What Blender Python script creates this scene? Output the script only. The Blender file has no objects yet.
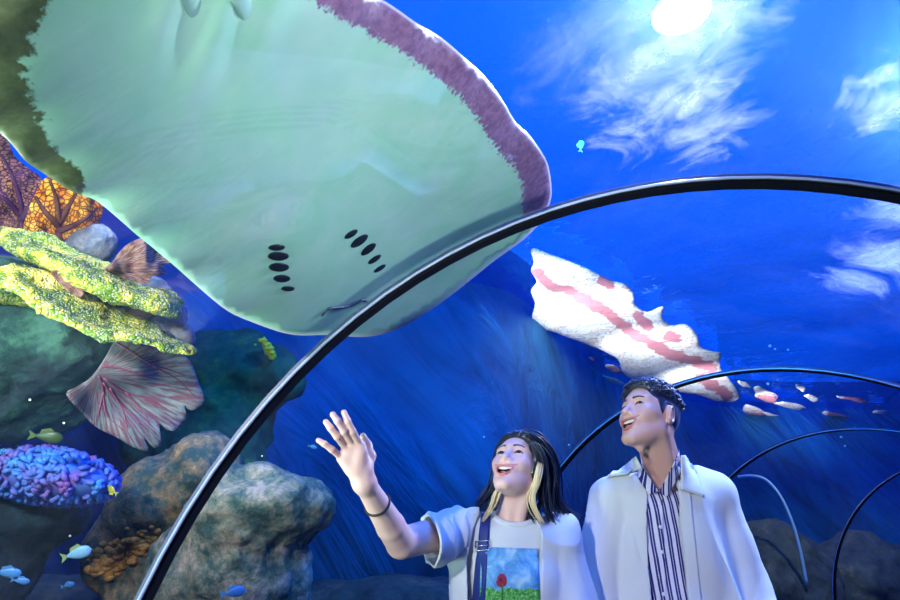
import bpy, bmesh, math, random
import numpy as np
from mathutils import Vector, Matrix, geometry
C = bpy.context.scene.collection
TH = math.radians(23.187); CT, ST = math.cos(TH), math.sin(TH); F = 620.0; CAMZ = 1.15

def P(px, py, d):
    """world point at depth d along the view axis on the line of sight px, py"""
    x = (px-450)/F*d; v = (300-py)/F*d
    return np.array([x, d*CT - v*ST, CAMZ + d*ST + v*CT])
def PY(px, py, Y):
    return P(px, py, Y/(CT - (300-py)/F*ST))

# ------------------------------------------------------------------ objects
def tag(o, label=None, cat=None, group=None, kind=None):
    if label: o['label'] = label
    if cat: o['category'] = cat
    if group: o['group'] = group
    if kind: o['kind'] = kind
    return o
def empty(name, loc, label, cat, group=None):
    o = bpy.data.objects.new(name, None); C.objects.link(o); o.location = loc
    o.empty_display_size = .1
    bpy.context.view_layer.update()
    return tag(o, label, cat, group)
def mesh_obj(name, verts, faces, mat=None, parent=None, smooth=True, attrs=None):
    me = bpy.data.meshes.new(name)
    verts = np.asarray(verts, dtype=np.float32)
    org = np.zeros(3)
    if parent is not None:
        org = np.array(parent.matrix_world.translation)
    me.from_pydata((verts-org).tolist(), [], [tuple(f) for f in faces])
    me.update()
    if smooth: me.polygons.foreach_set('use_smooth', np.ones(len(me.polygons), bool))
    for k, a in (attrs or {}).items():
        at = me.attributes.new(k, 'FLOAT', 'POINT'); at.data.foreach_set('value', np.asarray(a, np.float32))
    if mat: me.materials.append(mat)
    o = bpy.data.objects.new(name, me); C.objects.link(o)
    if parent is not None: o.parent = parent
    bpy.context.view_layer.update()
    return o
def rebase(o, loc):
    """move a top-level mesh's origin to loc without moving its surface"""
    d = Vector(loc)-o.location
    o.data.transform(Matrix.Translation(-d)); o.location = loc
    bpy.context.view_layer.update()
    return o

class MB:
    def __init__(s): s.v = []; s.f = []; s.a = []
    def add(s, v, f, a=0.0):
        n = len(s.v); s.v += [tuple(map(float, x)) for x in v]; s.f += [tuple(n+i for i in q) for q in f]; s.a += [a]*len(v)
    def tube(s, pts, r, n=6, a=0.0, cap=True, flat=1.0):
        pts = np.asarray(pts, float); m = len(pts)
        r = np.full(m, r) if np.isscalar(r) else np.asarray(r, float)
        t = np.gradient(pts, axis=0); t /= np.linalg.norm(t, axis=1)[:, None]+1e-12
        up = np.array([0, 0, 1.0]) if abs(t[0][2]) < .9 else np.array([1.0, 0, 0])
        u = np.cross(t[0], up); u /= np.linalg.norm(u)
        ring = []
        for i in range(m):
            u = u - t[i]*(u@t[i]); u /= np.linalg.norm(u)+1e-12
            w = np.cross(t[i], u)
            for k in range(n):
                an = 2*math.pi*k/n
                ring.append(pts[i]+r[i]*(math.cos(an)*u+flat*math.sin(an)*w))
        f = []
        for i in range(m-1):
            for k in range(n):
                f.append((i*n+k, i*n+(k+1) % n, (i+1)*n+(k+1) % n, (i+1)*n+k))
        if cap: f.append(tuple(range(n))[::-1]); f.append(tuple((m-1)*n+k for k in range(n)))
        s.add(ring, f, a)
    def ball(s, c, r, R=None, nu=10, nv=7, a=0.0):
        c = np.asarray(c, float); r = np.array([r]*3 if np.isscalar(r) else r, float)
        v = [(0, 0, 1)]
        for j in range(1, nv):
            p = math.pi*j/nv
            for i in range(nu):
                q = 2*math.pi*i/nu; v.append((math.sin(p)*math.cos(q), math.sin(p)*math.sin(q), math.cos(p)))
        v.append((0, 0, -1)); v = np.array(v)*r
        if R is not None: v = v@np.asarray(R).T
        f = [(0, 1+i, 1+(i+1) % nu) for i in range(nu)]
        for j in range(nv-2):
            for i in range(nu):
                f.append((1+j*nu+i, 1+(j+1)*nu+i, 1+(j+1)*nu+(i+1) % nu, 1+j*nu+(i+1) % nu))
        L = 1+(nv-1)*nu; b = 1+(nv-2)*nu
        f += [(b+(i+1) % nu, b+i, L) for i in range(nu)]
        s.add(v+c, f, a)
    def box(s, c, h, R=None, a=0.0):
        v = np.array([(x, y, z) for x in (-1, 1) for y in (-1, 1) for z in (-1, 1)])*np.asarray(h)
        if R is not None: v = v@np.asarray(R).T
        s.add(v+np.asarray(c), [(0, 1, 3, 2), (4, 6, 7, 5), (0, 4, 5, 1), (2, 3, 7, 6), (0, 2, 6, 4), (1, 5, 7, 3)], a)
    def build(s, name, mat, parent=None, smooth=True, attr=None):
        return mesh_obj(name, s.v, s.f, mat, parent, smooth, {attr: s.a} if attr else None)

def spline(pts, n, closed=False):
    p = np.asarray(pts, float); m = len(p); out = []
    segs = m if closed else m-1
    for i in range(segs):
        a = p[(i-1) % m] if closed or i > 0 else 2*p[0]-p[1]
        b = p[i]; c = p[(i+1) % m]
        d = p[(i+2) % m] if closed or i+2 < m else 2*p[-1]-p[-2]
        for k in range(n):
            t = k/n
            out.append(.5*(2*b+(c-a)*t+(2*a-5*b+4*c-d)*t*t+(3*b-a-3*c+d)*t**3))
    if not closed: out.append(p[-1])
    return np.array(out)

# ------------------------------------------------------------------ noise
def _h(ix, iy, iz, seed):
    h = (ix.astype(np.int64)*374761393 + iy.astype(np.int64)*668265263 + iz.astype(np.int64)*2147483647 + seed*1274126177) & 0xffffffff
    h = ((h ^ (h >> 13))*1274126177) & 0xffffffff
    h = ((h ^ (h >> 16))*2246822519) & 0xffffffff
    return ((h ^ (h >> 15)) & 0xffffff)/float(0xffffff)*2-1
def vnoise(p, seed=0):
    p = np.asarray(p, float); i = np.floor(p).astype(np.int64); f = p-i; f = f*f*f*(f*(f*6-15)+10)
    r = 0
    for dx in (0, 1):
        wx = f[:, 0] if dx else 1-f[:, 0]
        for dy in (0, 1):
            wy = f[:, 1] if dy else 1-f[:, 1]
            for dz in (0, 1):
                wz = f[:, 2] if dz else 1-f[:, 2]
                r = r+wx*wy*wz*_h(i[:, 0]+dx, i[:, 1]+dy, i[:, 2]+dz, seed)
    return r
def fbm(p, oct=4, seed=0, gain=.5):
    p = np.asarray(p, float)
    r = 0; a = 1
    for k in range(oct):
        r = r+a*vnoise(p*(2.03**k)+k*17.3, seed+k); a *= gain
    return r

# ------------------------------------------------------------------ signed distance shapes
def smin(a, b, k):
    h = np.clip(.5+.5*(b-a)/k, 0, 1); return b+(a-b)*h-k*h*(1-h)
def smax(a, b, k): return -smin(-a, -b, k)
def ell(p, c, r):
    q = p-np.asarray(c); r = np.asarray(r, float)
    k0 = np.linalg.norm(q/r, axis=1); k1 = np.linalg.norm(q/(r*r), axis=1)
    return k0*(k0-1)/(k1+1e-9)
def cone(p, a, b, ra, rb):
    a = np.asarray(a, float); b = np.asarray(b, float); ab = b-a
    t = np.clip(((p-a)@ab)/(ab@ab+1e-12), 0, 1)
    return np.linalg.norm(p-a-t[:, None]*ab, axis=1)-(ra+(rb-ra)*t)
def mesh_sdf(fn, lo, hi, h):
    lo = np.asarray(lo, float)-2*h; hi = np.asarray(hi, float)+2*h
    B = 8
    nb = np.ceil((hi-lo)/(h*B)).astype(int)
    n = nb*B
    ax = [lo[k]+h*B*(np.arange(nb[k])+.5)-h*.5 for k in range(3)]
    g = np.stack(np.meshgrid(*ax, indexing='ij'), -1).reshape(-1, 3)
    cv = fn(g)
    keep = np.abs(cv) < h*B*1.6
    D = np.repeat(np.repeat(np.repeat(cv.reshape(nb).astype(np.float32), B, 0), B, 1), B, 2)
    ids = np.argwhere(keep.reshape(nb))
    off = np.stack(np.meshgrid(*[np.arange(B)]*3, indexing='ij'), -1).reshape(-1, 3)
    for s in range(0, len(ids), 400):
        idx = (ids[s:s+400, None, :]*B+off[None]).reshape(-1, 3)
        D[idx[:, 0], idx[:, 1], idx[:, 2]] = fn(lo+h*idx)
    D[0] = D[-1] = np.maximum(D[0], h); D[:, 0] = np.maximum(D[:, 0], h); D[:, -1] = np.maximum(D[:, -1], h)
    D[:, :, 0] = np.maximum(D[:, :, 0], h); D[:, :, -1] = np.maximum(D[:, :, -1], h); D[-1] = np.maximum(D[-1], h)
    I = D < 0
    anyi = np.zeros(tuple(n-1), bool); alli = np.ones(tuple(n-1), bool)
    sl = lambda d, m: slice(d, m-1+d)
    for dx in (0, 1):
        for dy in (0, 1):
            for dz in (0, 1):
                q = I[sl(dx, n[0]), sl(dy, n[1]), sl(dz, n[2])]; anyi |= q; alli &= q
    cells = np.argwhere(anyi & ~alli)
    vid = np.full(tuple(n-1), -1, np.int32); vid[cells[:, 0], cells[:, 1], cells[:, 2]] = np.arange(len(cells))
    cor = [(dx, dy, dz) for dx in (0, 1) for dy in (0, 1) for dz in (0, 1)]
    val = {c: D[cells[:, 0]+c[0], cells[:, 1]+c[1], cells[:, 2]+c[2]].astype(float) for c in cor}
    acc = np.zeros((len(cells), 3)); cnt = np.zeros(len(cells))
    for c in cor:
        for k in range(3):
            if c[k] == 0:
                e = list(c); e[k] = 1; e = tuple(e)
                a, b = val[c], val[e]; m = (a < 0) != (b < 0)
                t = np.where(m, a/(a-b+1e-20), 0)
                pt = np.tile(np.array(c, float), (len(cells), 1)); pt[:, k] = t
                acc += pt*m[:, None]; cnt += m
    V = lo+h*(cells+acc/cnt[:, None])
    quads = []
    for k in range(3):
        a = I[tuple(slice(0, -1) if j == k else slice(1, -1) for j in range(3))]
        b = I[tuple(slice(1, None) if j == k else slice(1, -1) for j in range(3))]
        for flip, m in ((False, a & ~b), (True, ~a & b)):
            e = np.argwhere(m)
            u, w = [(1, 2), (2, 0), (0, 1)][k]
            e = e.copy()
            for j in range(3):
                if j != k: e[:, j] += 1
            def cid(du, dw):
                q = e.copy(); q[:, u] += du; q[:, w] += dw
                return vid[q[:, 0], q[:, 1], q[:, 2]]
            q = np.stack([cid(-1, -1), cid(0, -1), cid(0, 0), cid(-1, 0)], 1)
            quads.append(q[:, ::-1] if flip else q)
    Q = np.concatenate(quads); Q = Q[(Q >= 0).all(1)]
    return V, Q
def sdf_obj(name, fn, lo, hi, h, mat, parent=None, attrs=None, relax=0):
    V, Q = mesh_sdf(fn, lo, hi, h)
    # pull the vertices onto the true surface
    e = h*.5; val = fn(V)
    g = np.stack([fn(V+np.eye(3)[k]*e)-fn(V-np.eye(3)[k]*e) for k in range(3)], 1)/(2*e)
    gl = (g*g).sum(1)
    V = V-g*np.clip(val/np.maximum(gl, .25), -h*.6, h*.6)[:, None]
    at = {k: f(V) for k, f in (attrs or {}).items()}
    return mesh_obj(name, V, Q.tolist(), mat, parent, True, at)
def march(fn, px, py, d0, d1, n=60):
    """depths at which lines of sight first meet a solid, plus points"""
    px = np.atleast_1d(px).astype(float); py = np.atleast_1d(py).astype(float)
    A = np.array([P(a, b, 1.0) for a, b in zip(px, py)]) - np.array([0, 0, CAMZ]); o = np.array([0, 0, CAMZ])
    d = np.full(len(px), d0)
    for _ in range(n):
        s = fn(o+A*d[:, None]); d = np.minimum(d+s*.6/np.linalg.norm(A, axis=1), d1)
    return o+A*d[:, None]
def patch(name, quad, fn, off, thick, mat, parent, d0=1.5, d1=2.4, n=(10, 10), lift=None):
    """a piece of cloth laid on a solid: quad = 4 outline points, gridded, moved off the surface, given thickness"""
    q = np.array(quad, float); nu, nv = n
    uv = np.array([(i/nu, j/nv) for j in range(nv+1) for i in range(nu+1)])
    u, v = uv[:, :1], uv[:, 1:]
    pp = (1-v)*((1-u)*q[0]+u*q[1])+v*((1-u)*q[3]+u*q[2])
    X = march(fn, pp[:, 0], pp[:, 1], d0, d1)
    e = .004
    g = np.stack([fn(X+np.eye(3)[k]*e)-fn(X-np.eye(3)[k]*e) for k in range(3)], 1); g /= np.linalg.norm(g, axis=1)[:, None]+1e-9
    # smooth the sheet a little
    G = X.reshape(nv+1, nu+1, 3)
    for _ in range(3):
        H = G.copy(); H[1:-1, 1:-1] = (G[:-2, 1:-1]+G[2:, 1:-1]+G[1:-1, :-2]+G[1:-1, 2:])/4; G = H
    X = G.reshape(-1, 3)
    l = off if lift is None else off+lift(uv)
    l = np.broadcast_to(np.asarray(l), (len(X),))
    a = X+g*l[:, None]; b = X+g*(l+thick)[:, None]
    N = len(X); w = nu+1
    f = []
    for j in range(nv):
        for i in range(nu):
            k = j*w+i; f.append((N+k, N+k+1, N+k+w+1, N+k+w)); f.append((k, k+w, k+w+1, k+1))
    bd = [i for i in range(nu)]+[j*w+nu for j in range(nv)]+[nv*w+i for i in range(nu, 0, -1)]+[j*w for j in range(nv, 0, -1)]
    for i in range(len(bd)):
        p0, p1 = bd[i], bd[(i+1) % len(bd)]; f.append((p0, p1, N+p1, N+p0))
    o = mesh_obj(name, np.concatenate([a, b]), f, mat, parent, True, {'u': np.tile(uv[:, 0], 2), 'v': np.tile(uv[:, 1], 2)})
    return o
def inpoly(p, poly):
    x, y = p[:, 0], p[:, 1]; r = np.zeros(len(p), bool); n = len(poly)
    for i in range(n):
        x0, y0 = poly[i]; x1, y1 = poly[(i+1) % n]
        c = ((y0 > y) != (y1 > y)) & (x < (x1-x0)*(y-y0)/((y1-y0) if y1 != y0 else 1e-9)+x0)
        r ^= c
    return r
def polydist(p, poly):
    d = np.full(len(p), 1e9); n = len(poly)
    for i in range(n):
        a = poly[i]; b = poly[(i+1) % n]; ab = b-a
        t = np.clip(((p-a)@ab)/(ab@ab+1e-9), 0, 1)
        d = np.minimum(d, np.linalg.norm(p-a-t[:, None]*ab, axis=1))
    return d
def sheet(name, poly, place, step, thick, mat, parent=None, seed=1, extra=None):
    """a closed body whose rim follows an outline; place(p2) -> points of its lower face and unit normals; thick(edge) -> thickness"""
    poly = np.asarray(poly, float)
    lo, hi = poly.min(0), poly.max(0)
    rs = np.random.RandomState(seed)
    gx, gy = np.meshgrid(np.arange(lo[0], hi[0], step), np.arange(lo[1], hi[1], step*.87))
    gx = gx+(np.arange(gx.shape[0]) % 2)[:, None]*step*.5
    g = np.stack([gx.ravel(), gy.ravel()], 1)+rs.uniform(-.12, .12, (gx.size, 2))*step
    g = g[inpoly(g, poly)]; g = g[polydist(g, poly) > step*.55]
    n = len(poly)
    pts = np.concatenate([poly, g])
    r = geometry.delaunay_2d_cdt([Vector(p) for p in pts], [(i, (i+1) % n) for i in range(n)], [list(range(n))], 1, 1e-4)
    v2 = np.array([tuple(v) for v in r[0]]); tri = [tuple(t) for t in r[2]]
    ed = polydist(v2, poly)
    X, Nn = place(v2)
    t = thick(ed, v2)
    A = X; Bt = X+Nn*t[:, None]
    N = len(v2)
    cnt = {}
    for a, b, c in tri:
        for e in ((a, b), (b, c), (c, a)): cnt[e] = 1
    f = []
    for a, b, c in tri: f.append((a, b, c)); f.append((N+a, N+c, N+b))
    for (a, b) in cnt:
        if (b, a) not in cnt: f.append((b, a, N+a, N+b))
    at = {'edge': np.tile(ed, 2), 'px': np.tile(v2[:, 0], 2), 'py': np.tile(v2[:, 1], 2), 'side': np.r_[np.zeros(N), np.ones(N)]}
    me = mesh_obj(name, np.concatenate([A, Bt]), f, mat, parent, True, at)
    bm = bmesh.new(); bm.from_mesh(me.data); bmesh.ops.recalc_face_normals(bm, faces=bm.faces); bm.to_mesh(me.data); bm.free()
    return me

# ------------------------------------------------------------------ materials
class NT:
    def __init__(s, name):
        s.m = bpy.data.materials.new(name); s.m.use_nodes = True; s.t = s.m.node_tree; s.t.nodes.clear()
        s.out = s.t.nodes.new('ShaderNodeOutputMaterial')
    def n(s, kind, inp=None, **props):
        nd = s.t.nodes.new('ShaderNode'+kind)
        for k, v in props.items(): setattr(nd, k, v)
        for k, v in (inp or {}).items():
            sk = nd.inputs[k]
            if isinstance(v, bpy.types.NodeSocket): s.t.links.new(v, sk)
            elif isinstance(v, (tuple, list)) and len(v) == 3 and sk.type == 'RGBA': sk.default_value = (*v, 1)
            else: sk.default_value = v
        return nd
    def obj(s): return s.n('TexCoord').outputs['Object']
    def geo(s): return s.n('NewGeometry').outputs['Position']
    def attr(s, k): return s.n('Attribute', attribute_name=k).outputs['Fac']
    def noise(s, vec, scale, detail=4, rough=.55, dist=0): return s.n('TexNoise', {'Vector': vec, 'Scale': scale, 'Detail': detail, 'Roughness': rough, 'Distortion': dist}).outputs['Fac']
    def ramp(s, fac, stops, interp='LINEAR'):
        r = s.n('ValToRGB', {'Fac': fac}); cr = r.color_ramp; cr.interpolation = interp
        while len(cr.elements) < len(stops): cr.elements.new(.5)
        for e, (p, c) in zip(cr.elements, stops):
            e.position = p; e.color = (c, c, c, 1) if not isinstance(c, tuple) else (*c, 1)
        return r.outputs['Color']
    def math(s, op, a, b=0.0, c=0.0, clamp=False):
        nd = s.n('Math', {0: a, 1: b, 2: c}, operation=op); nd.use_clamp = clamp; return nd.outputs[0]
    def mix(s, fac, a, b, mode='MIX'):
        nd = s.n('MixRGB', {'Fac': fac, 'Color1': a, 'Color2': b}, blend_type=mode); return nd.outputs['Color']
    def map(s, vec, scale=(1, 1, 1), rot=(0, 0, 0), loc=(0, 0, 0)):
        return s.n('Mapping', {'Vector': vec, 'Scale': scale, 'Rotation': rot, 'Location': loc}).outputs['Vector']
    def bump(s, h, strength=.3, dist=.01): return s.n('Bump', {'Height': h, 'Strength': strength, 'Distance': dist}).outputs['Normal']
    def bsdf(s, color, rough=.6, **kw):
        inp = {'Base Color': color, 'Roughness': rough}; inp.update(kw); return s.n('BsdfPrincipled', inp).outputs[0]
    def done(s, sh): s.t.links.new(sh, s.out.inputs['Surface']); return s.m
def srgb(r, g, b):
    f = lambda c: (c/255/12.92) if c <= 10 else ((c/255+.055)/1.055)**2.4
    return (f(r), f(g), f(b))
def plain(name, col, rough=.6, **kw):
    t = NT(name); return t.done(t.bsdf(col, rough, **kw))
# ------------------------------------------------------------------ camera
cam = bpy.data.cameras.new('camera'); co = bpy.data.objects.new('camera', cam); C.objects.link(co)
cam.sensor_width = 36; cam.lens = 36*F/900; cam.clip_start = .05
co.location = (0, 0, CAMZ); co.rotation_euler = (math.pi/2+TH, 0, 0)
bpy.context.scene.camera = co

# ------------------------------------------------------------------ tunnel
R0, ZC = 1.75, .5065
RIBS = [((.95, -2.3), -3), ((.8693, 1.6382), 4.01), ((1.704, 3.757), 39.9), ((3.3736, 5.566), 52.75), ((5.524, 6.8655), 60.7), ((7.7, 7.85), 68)]
def frame(i):
    (x, y), a = RIBS[i]; a = math.radians(a)
    return np.array([x, y, 0]), np.array([math.cos(a), -math.sin(a), 0]), np.array([math.sin(a), math.cos(a), 0])
def prof(R, n=48):
    """half-round vault standing on short upright walls"""
    pts = [(-R, 0.0), (-R, ZC*.5)]
    for k in range(n+1):
        t = math.pi*(1-k/n); pts.append((R*math.cos(t), ZC+R*math.sin(t)))
    pts += [(R, ZC*.5), (R, 0.0)]
    return np.array(pts)
t = NT('black_rubber'); m_band = t.done(t.bsdf((.005, .005, .007), .5, **{'Specular IOR Level': .35}))
t = NT('seal_silicone'); m_seal = t.done(t.bsdf(srgb(168, 178, 205), .25))
rib_labels = [None,
 'large black arch rib closest to the couple, sweeping over them beneath the ray',
 'black arch rib passing just behind the head of the man in the coat',
 'slim black arch rib, second one behind the man, ending at his coat shoulder',
 'farthest black arch rib, its lower leg curving down by the dark reef']
def rib(i):
    o, u, w = frame(i)
    r = empty('arch_rib', o, rib_labels[i], 'arch', 'black arch ribs of the tunnel')
    pr_in = prof(R0-.012); pr_out = prof(R0+.006)
    def strip(a, b, w0, w1):
        v = []; f = []; n = len(a)
        for k in range(n):
            for (q, ww) in ((a[k], w0), (a[k], w1), (b[k], w1), (b[k], w0)):
                v.append(o+u*q[0]+w*ww+np.array([0, 0, q[1]]))
        for k in range(n-1):
            for j in range(4):
                f.append((k*4+j, k*4+(j+1) % 4, k*4+4+(j+1) % 4, k*4+4+j))
        f.append((0, 3, 2, 1)); f.append(tuple((n-1)*4+j for j in range(4)))
        return v, f
    v, f = strip(pr_in, pr_out, -.012, .03); mesh_obj('rubber_band', v, f, m_band, r, False)
    # the clear-grey joint filler along the near edge, and a bright bead at its rim
    t0 = MB(); t0.tube([o+u*q[0]*1.001-w*.028+np.array([0, 0, q[1]]) for q in prof(R0-.006)], .0045, 6)
    v, f = strip(prof(R0-.004), prof(R0+.01), -.026, -.0125); mesh_obj('joint_filler', v, f, m_fill, r, False)
    t0.build('sealant_bead', m_seal, r)
t = NT('joint_filler'); m_fill = t.done(t.bsdf(srgb(60, 66, 96), .3))
for i in (1, 2, 3, 4): rib(i)

# clear acrylic between the ribs: fine scratches scatter a little of the light that passes
t = NT('clear_acrylic')
pos = t.obj()
fres = t.n('Fresnel', {'IOR': 1.42}).outputs[0]
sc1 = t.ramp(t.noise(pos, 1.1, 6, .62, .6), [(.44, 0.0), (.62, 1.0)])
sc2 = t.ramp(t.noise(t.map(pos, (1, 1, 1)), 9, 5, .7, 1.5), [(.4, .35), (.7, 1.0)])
# lamp glow painted as whitish scuffed patches on the acrylic overhead, streaked by noise
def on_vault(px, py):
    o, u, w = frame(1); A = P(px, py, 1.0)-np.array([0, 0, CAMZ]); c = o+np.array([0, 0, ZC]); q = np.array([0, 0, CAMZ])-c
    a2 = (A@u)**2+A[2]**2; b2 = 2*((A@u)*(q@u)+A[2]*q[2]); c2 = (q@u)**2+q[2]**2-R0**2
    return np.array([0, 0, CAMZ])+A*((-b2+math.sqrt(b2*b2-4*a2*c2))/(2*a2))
glow_wear = None
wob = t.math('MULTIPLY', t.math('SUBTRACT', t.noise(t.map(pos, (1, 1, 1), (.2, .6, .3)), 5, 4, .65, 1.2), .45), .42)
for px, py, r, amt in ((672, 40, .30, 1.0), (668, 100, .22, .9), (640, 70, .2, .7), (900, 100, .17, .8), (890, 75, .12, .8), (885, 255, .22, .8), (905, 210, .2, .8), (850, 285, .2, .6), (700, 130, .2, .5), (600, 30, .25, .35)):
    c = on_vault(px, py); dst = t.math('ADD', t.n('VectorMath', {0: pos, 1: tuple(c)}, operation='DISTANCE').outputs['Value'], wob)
    k = t.math('MULTIPLY', t.ramp(t.math('DIVIDE', dst, r), [(0, 1.0), (1, 0.0)], 'EASE'), amt); glow_wear = k if glow_wear is None else t.math('MAXIMUM', glow_wear, k)
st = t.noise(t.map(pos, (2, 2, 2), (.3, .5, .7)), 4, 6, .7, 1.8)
scat = t.math('MULTIPLY', t.math('MULTIPLY', glow_wear, t.ramp(st, [(.28, .38), (.64, 1.0)])), .55)
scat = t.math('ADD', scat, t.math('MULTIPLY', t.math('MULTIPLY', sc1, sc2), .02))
clear = t.n('BsdfTransparent', {'Color': (.93, .97, 1.0)}).outputs[0]
frost = t.n('BsdfTranslucent', {'Color': (.8, .85, 1)}).outputs[0]
gl = t.n('BsdfGlossy', {'Color': (.85, .93, 1), 'Roughness': .03}).outputs[0]
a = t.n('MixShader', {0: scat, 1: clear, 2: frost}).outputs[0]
a = t.n('MixShader', {0: t.math('MULTIPLY', fres, .07), 1: a, 2: gl}).outputs[0]
m_acr = t.done(a)
t = NT('clear_acrylic_outer'); m_acr2 = t.done(t.n('BsdfTransparent', {'Color': (.97, .99, 1)}).outputs[0])
def panel(i, n=24):
    o0, u0, w0 = frame(i); o1, u1, w1 = frame(i+1)
    L = np.linalg.norm(o1-o0)
    v = []; 
    for R in (R0, R0+.05):
        q = prof(R)
        for k in range(n+1):
            s = k/n; h00 = 2*s**3-3*s*s+1; h10 = s**3-2*s*s+s; h01 = -2*s**3+3*s*s; h11 = s**3-s*s
            o = h00*o0+h10*L*w0+h01*o1+h11*L*w1; u = (1-s)*u0+s*u1; u /= np.linalg.norm(u)
            for p in q: v.append(o+u*p[0]+np.array([0, 0, p[1]]))
    m = len(q); N = (n+1)*m; f = []; mi = []
    for k in range(n):
        for j in range(m-1):
            a = k*m+j; f.append((a, a+1, a+m+1, a+m)); mi.append(0)
            f.append((N+a, N+a+m, N+a+m+1, N+a+1)); mi.append(1)
    D = 2*N; v = v+v                     # the rim has corners of its own, so the sheets keep their shading
    for j in range(m-1):
        f.append((D+j, D+N+j, D+N+j+1, D+j+1)); f.append((D+n*m+j, D+n*m+j+1, D+N+n*m+j+1, D+N+n*m+j)); mi += [1, 1]
    for k in range(n):
        f.append((D+k*m, D+k*m+m, D+N+k*m+m, D+N+k*m)); e = D+k*m+m-1; f.append((e, N+e, N+e+m, e+m)); mi += [1, 1]
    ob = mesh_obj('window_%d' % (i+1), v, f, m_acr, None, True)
    ob.data.polygons.foreach_set('use_smooth', [k < 2*n*(m-1) for k in range(len(f))])
    ob.data.materials.append(m_acr2); ob.data.polygons.foreach_set('material_index', mi)
    tag(ob, 'curved clear acrylic tunnel panel number %d from the camera' % (i+1), 'window', None, 'structure')
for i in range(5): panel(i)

# ------------------------------------------------------------------ setting: walkway, sand, tank wall, water surface
t = NT('walkway'); m_walk = t.done(t.bsdf(t.ramp(t.noise(t.obj(), 3), [(.3, (.006, .008, .014)), (.7, (.014, .018, .03))]), .5))
mb = MB(); 
cl = spline([f[0] for f in RIBS], 12)
v = []; f = []
for k, c in enumerate(cl):
    d = cl[min(k+1, len(cl)-1)]-cl[max(k-1, 0)]; d /= np.linalg.norm(d); u = np.array([d[1], -d[0]])
    for s in (-1, 1):
        for z in (-.1, 0): v.append((c[0]+u[0]*s*1.74, c[1]+u[1]*s*1.74, z))
for k in range(len(cl)-1):
    b = 4*k; f += [(b+1, b+5, b+7, b+3), (b, b+2, b+6, b+4), (b, b+4, b+5, b+1), (b+2, b+3, b+7, b+6)]
f += [(0, 1, 3, 2), (b+4, b+6, b+7, b+5)]
tag(mesh_obj('floor', v, f, m_walk, None, False), None, None, None, 'structure')
t = NT('sand'); m_sand = t.done(t.bsdf(t.ramp(t.noise(t.obj(), 6, 6), [(.3, srgb(70, 84, 90)), (.7, srgb(128, 132, 120))]), .9))
mb = MB(); mb.box((3, 4, -.16), (14, 14, .05)); tag(mb.build('floor_sand', m_sand, None, False), None, None, None, 'structure')

t = NT('painted_tank_wall')
pos = t.obj()
n1 = t.noise(pos, .55, 5, .6, .4); n2 = t.noise(t.map(t.map(pos, (1, 1, 1), (0, .7, 0)), (1, 1, .2)), 2.0, 4, .6, .8)  # slanted streaks imitate light rays in the water, put into the paint colour
colr = t.ramp(t.mix(.5, n1, n2), [(.35, srgb(3, 48, 88)), (.5, srgb(6, 90, 150)), (.68, srgb(12, 128, 196))])
m_wall = t.done(t.bsdf(colr, .8, Normal=t.bump(n2, .5, .3)))
v = []; f = []; ZT = 4.25
WALL = spline([(-8, -8), (-8, 2), (-6.5, 4.6), (-4, 5.9), (-1.2, 6.5), (.45, 6.75), (1.5, 8.2), (2.6, 10.4), (4.6, 12.4), (8, 13.2), (12, 12.4), (13.3, 8), (13.3, -8), (2, -8.6)], 6, True)
NS = len(WALL); ctr = np.array([2.5, 2.5])
for k in range(NS):
    d = WALL[k]-ctr; d /= np.linalg.norm(d)
    for (dr, z) in ((0, -.12), (0, ZT+.6), (.3, ZT+.6), (.3, -.12)):
        q = WALL[k]+d*dr; v.append((q[0], q[1], z))
for k in range(NS):
    for j in range(4):
        b = 4*k; e = 4*((k+1) % NS); f.append((b+j, b+(j+1) % 4, e+(j+1) % 4, e+j))
tag(mesh_obj('wall_back', v, f, m_wall, None, True), None, None, None, 'structure')

t = NT('water_surface')
pos = t.obj()
w1 = t.noise(t.map(pos, (1, 1.6, 1), (0, 0, .5)), 1.3, 3, .5, .8); w2 = t.noise(t.map(pos, (1.5, .8, 1), (0, 0, .9)), 4.5, 2, .5, .3)
nrm = t.bump(t.mix(.3, w1, w2), .55, .12)
lw = t.n('LayerWeight', {'Blend': .5}).outputs['Facing']
kf = t.ramp(lw, [(.2, .12), (.5, .4), (.85, .85)])
clear = t.n('BsdfTransparent', {'Color': (.006, .115, .95)}).outputs[0]
gl = t.n('BsdfGlossy', {'Color': (.25, .62, 1.0), 'Roughness': .05, 'Normal': nrm}).outputs[0]
m_water = t.done(t.n('MixShader', {0: kf, 1: clear, 2: gl}).outputs[0])
n = 150; xs = np.linspace(-8.4, 13.4, n); ys = np.linspace(-8.4, 13.4, n)
gx, gy = np.meshgrid(xs, ys)
pp = np.stack([gx.ravel(), gy.ravel(), np.zeros(n*n)], 1)
z = ZT+.035*fbm(pp*.8, 3, 5)
v = np.stack([pp[:, 0], pp[:, 1], z], 1)
f = [(j*n+i, j*n+i+1, j*n+n+i+1, j*n+n+i) for j in range(n-1) for i in range(n-1)]
tag(mesh_obj('ceiling_water', v, f, m_water, None, True), None, None, None, 'structure')

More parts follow.
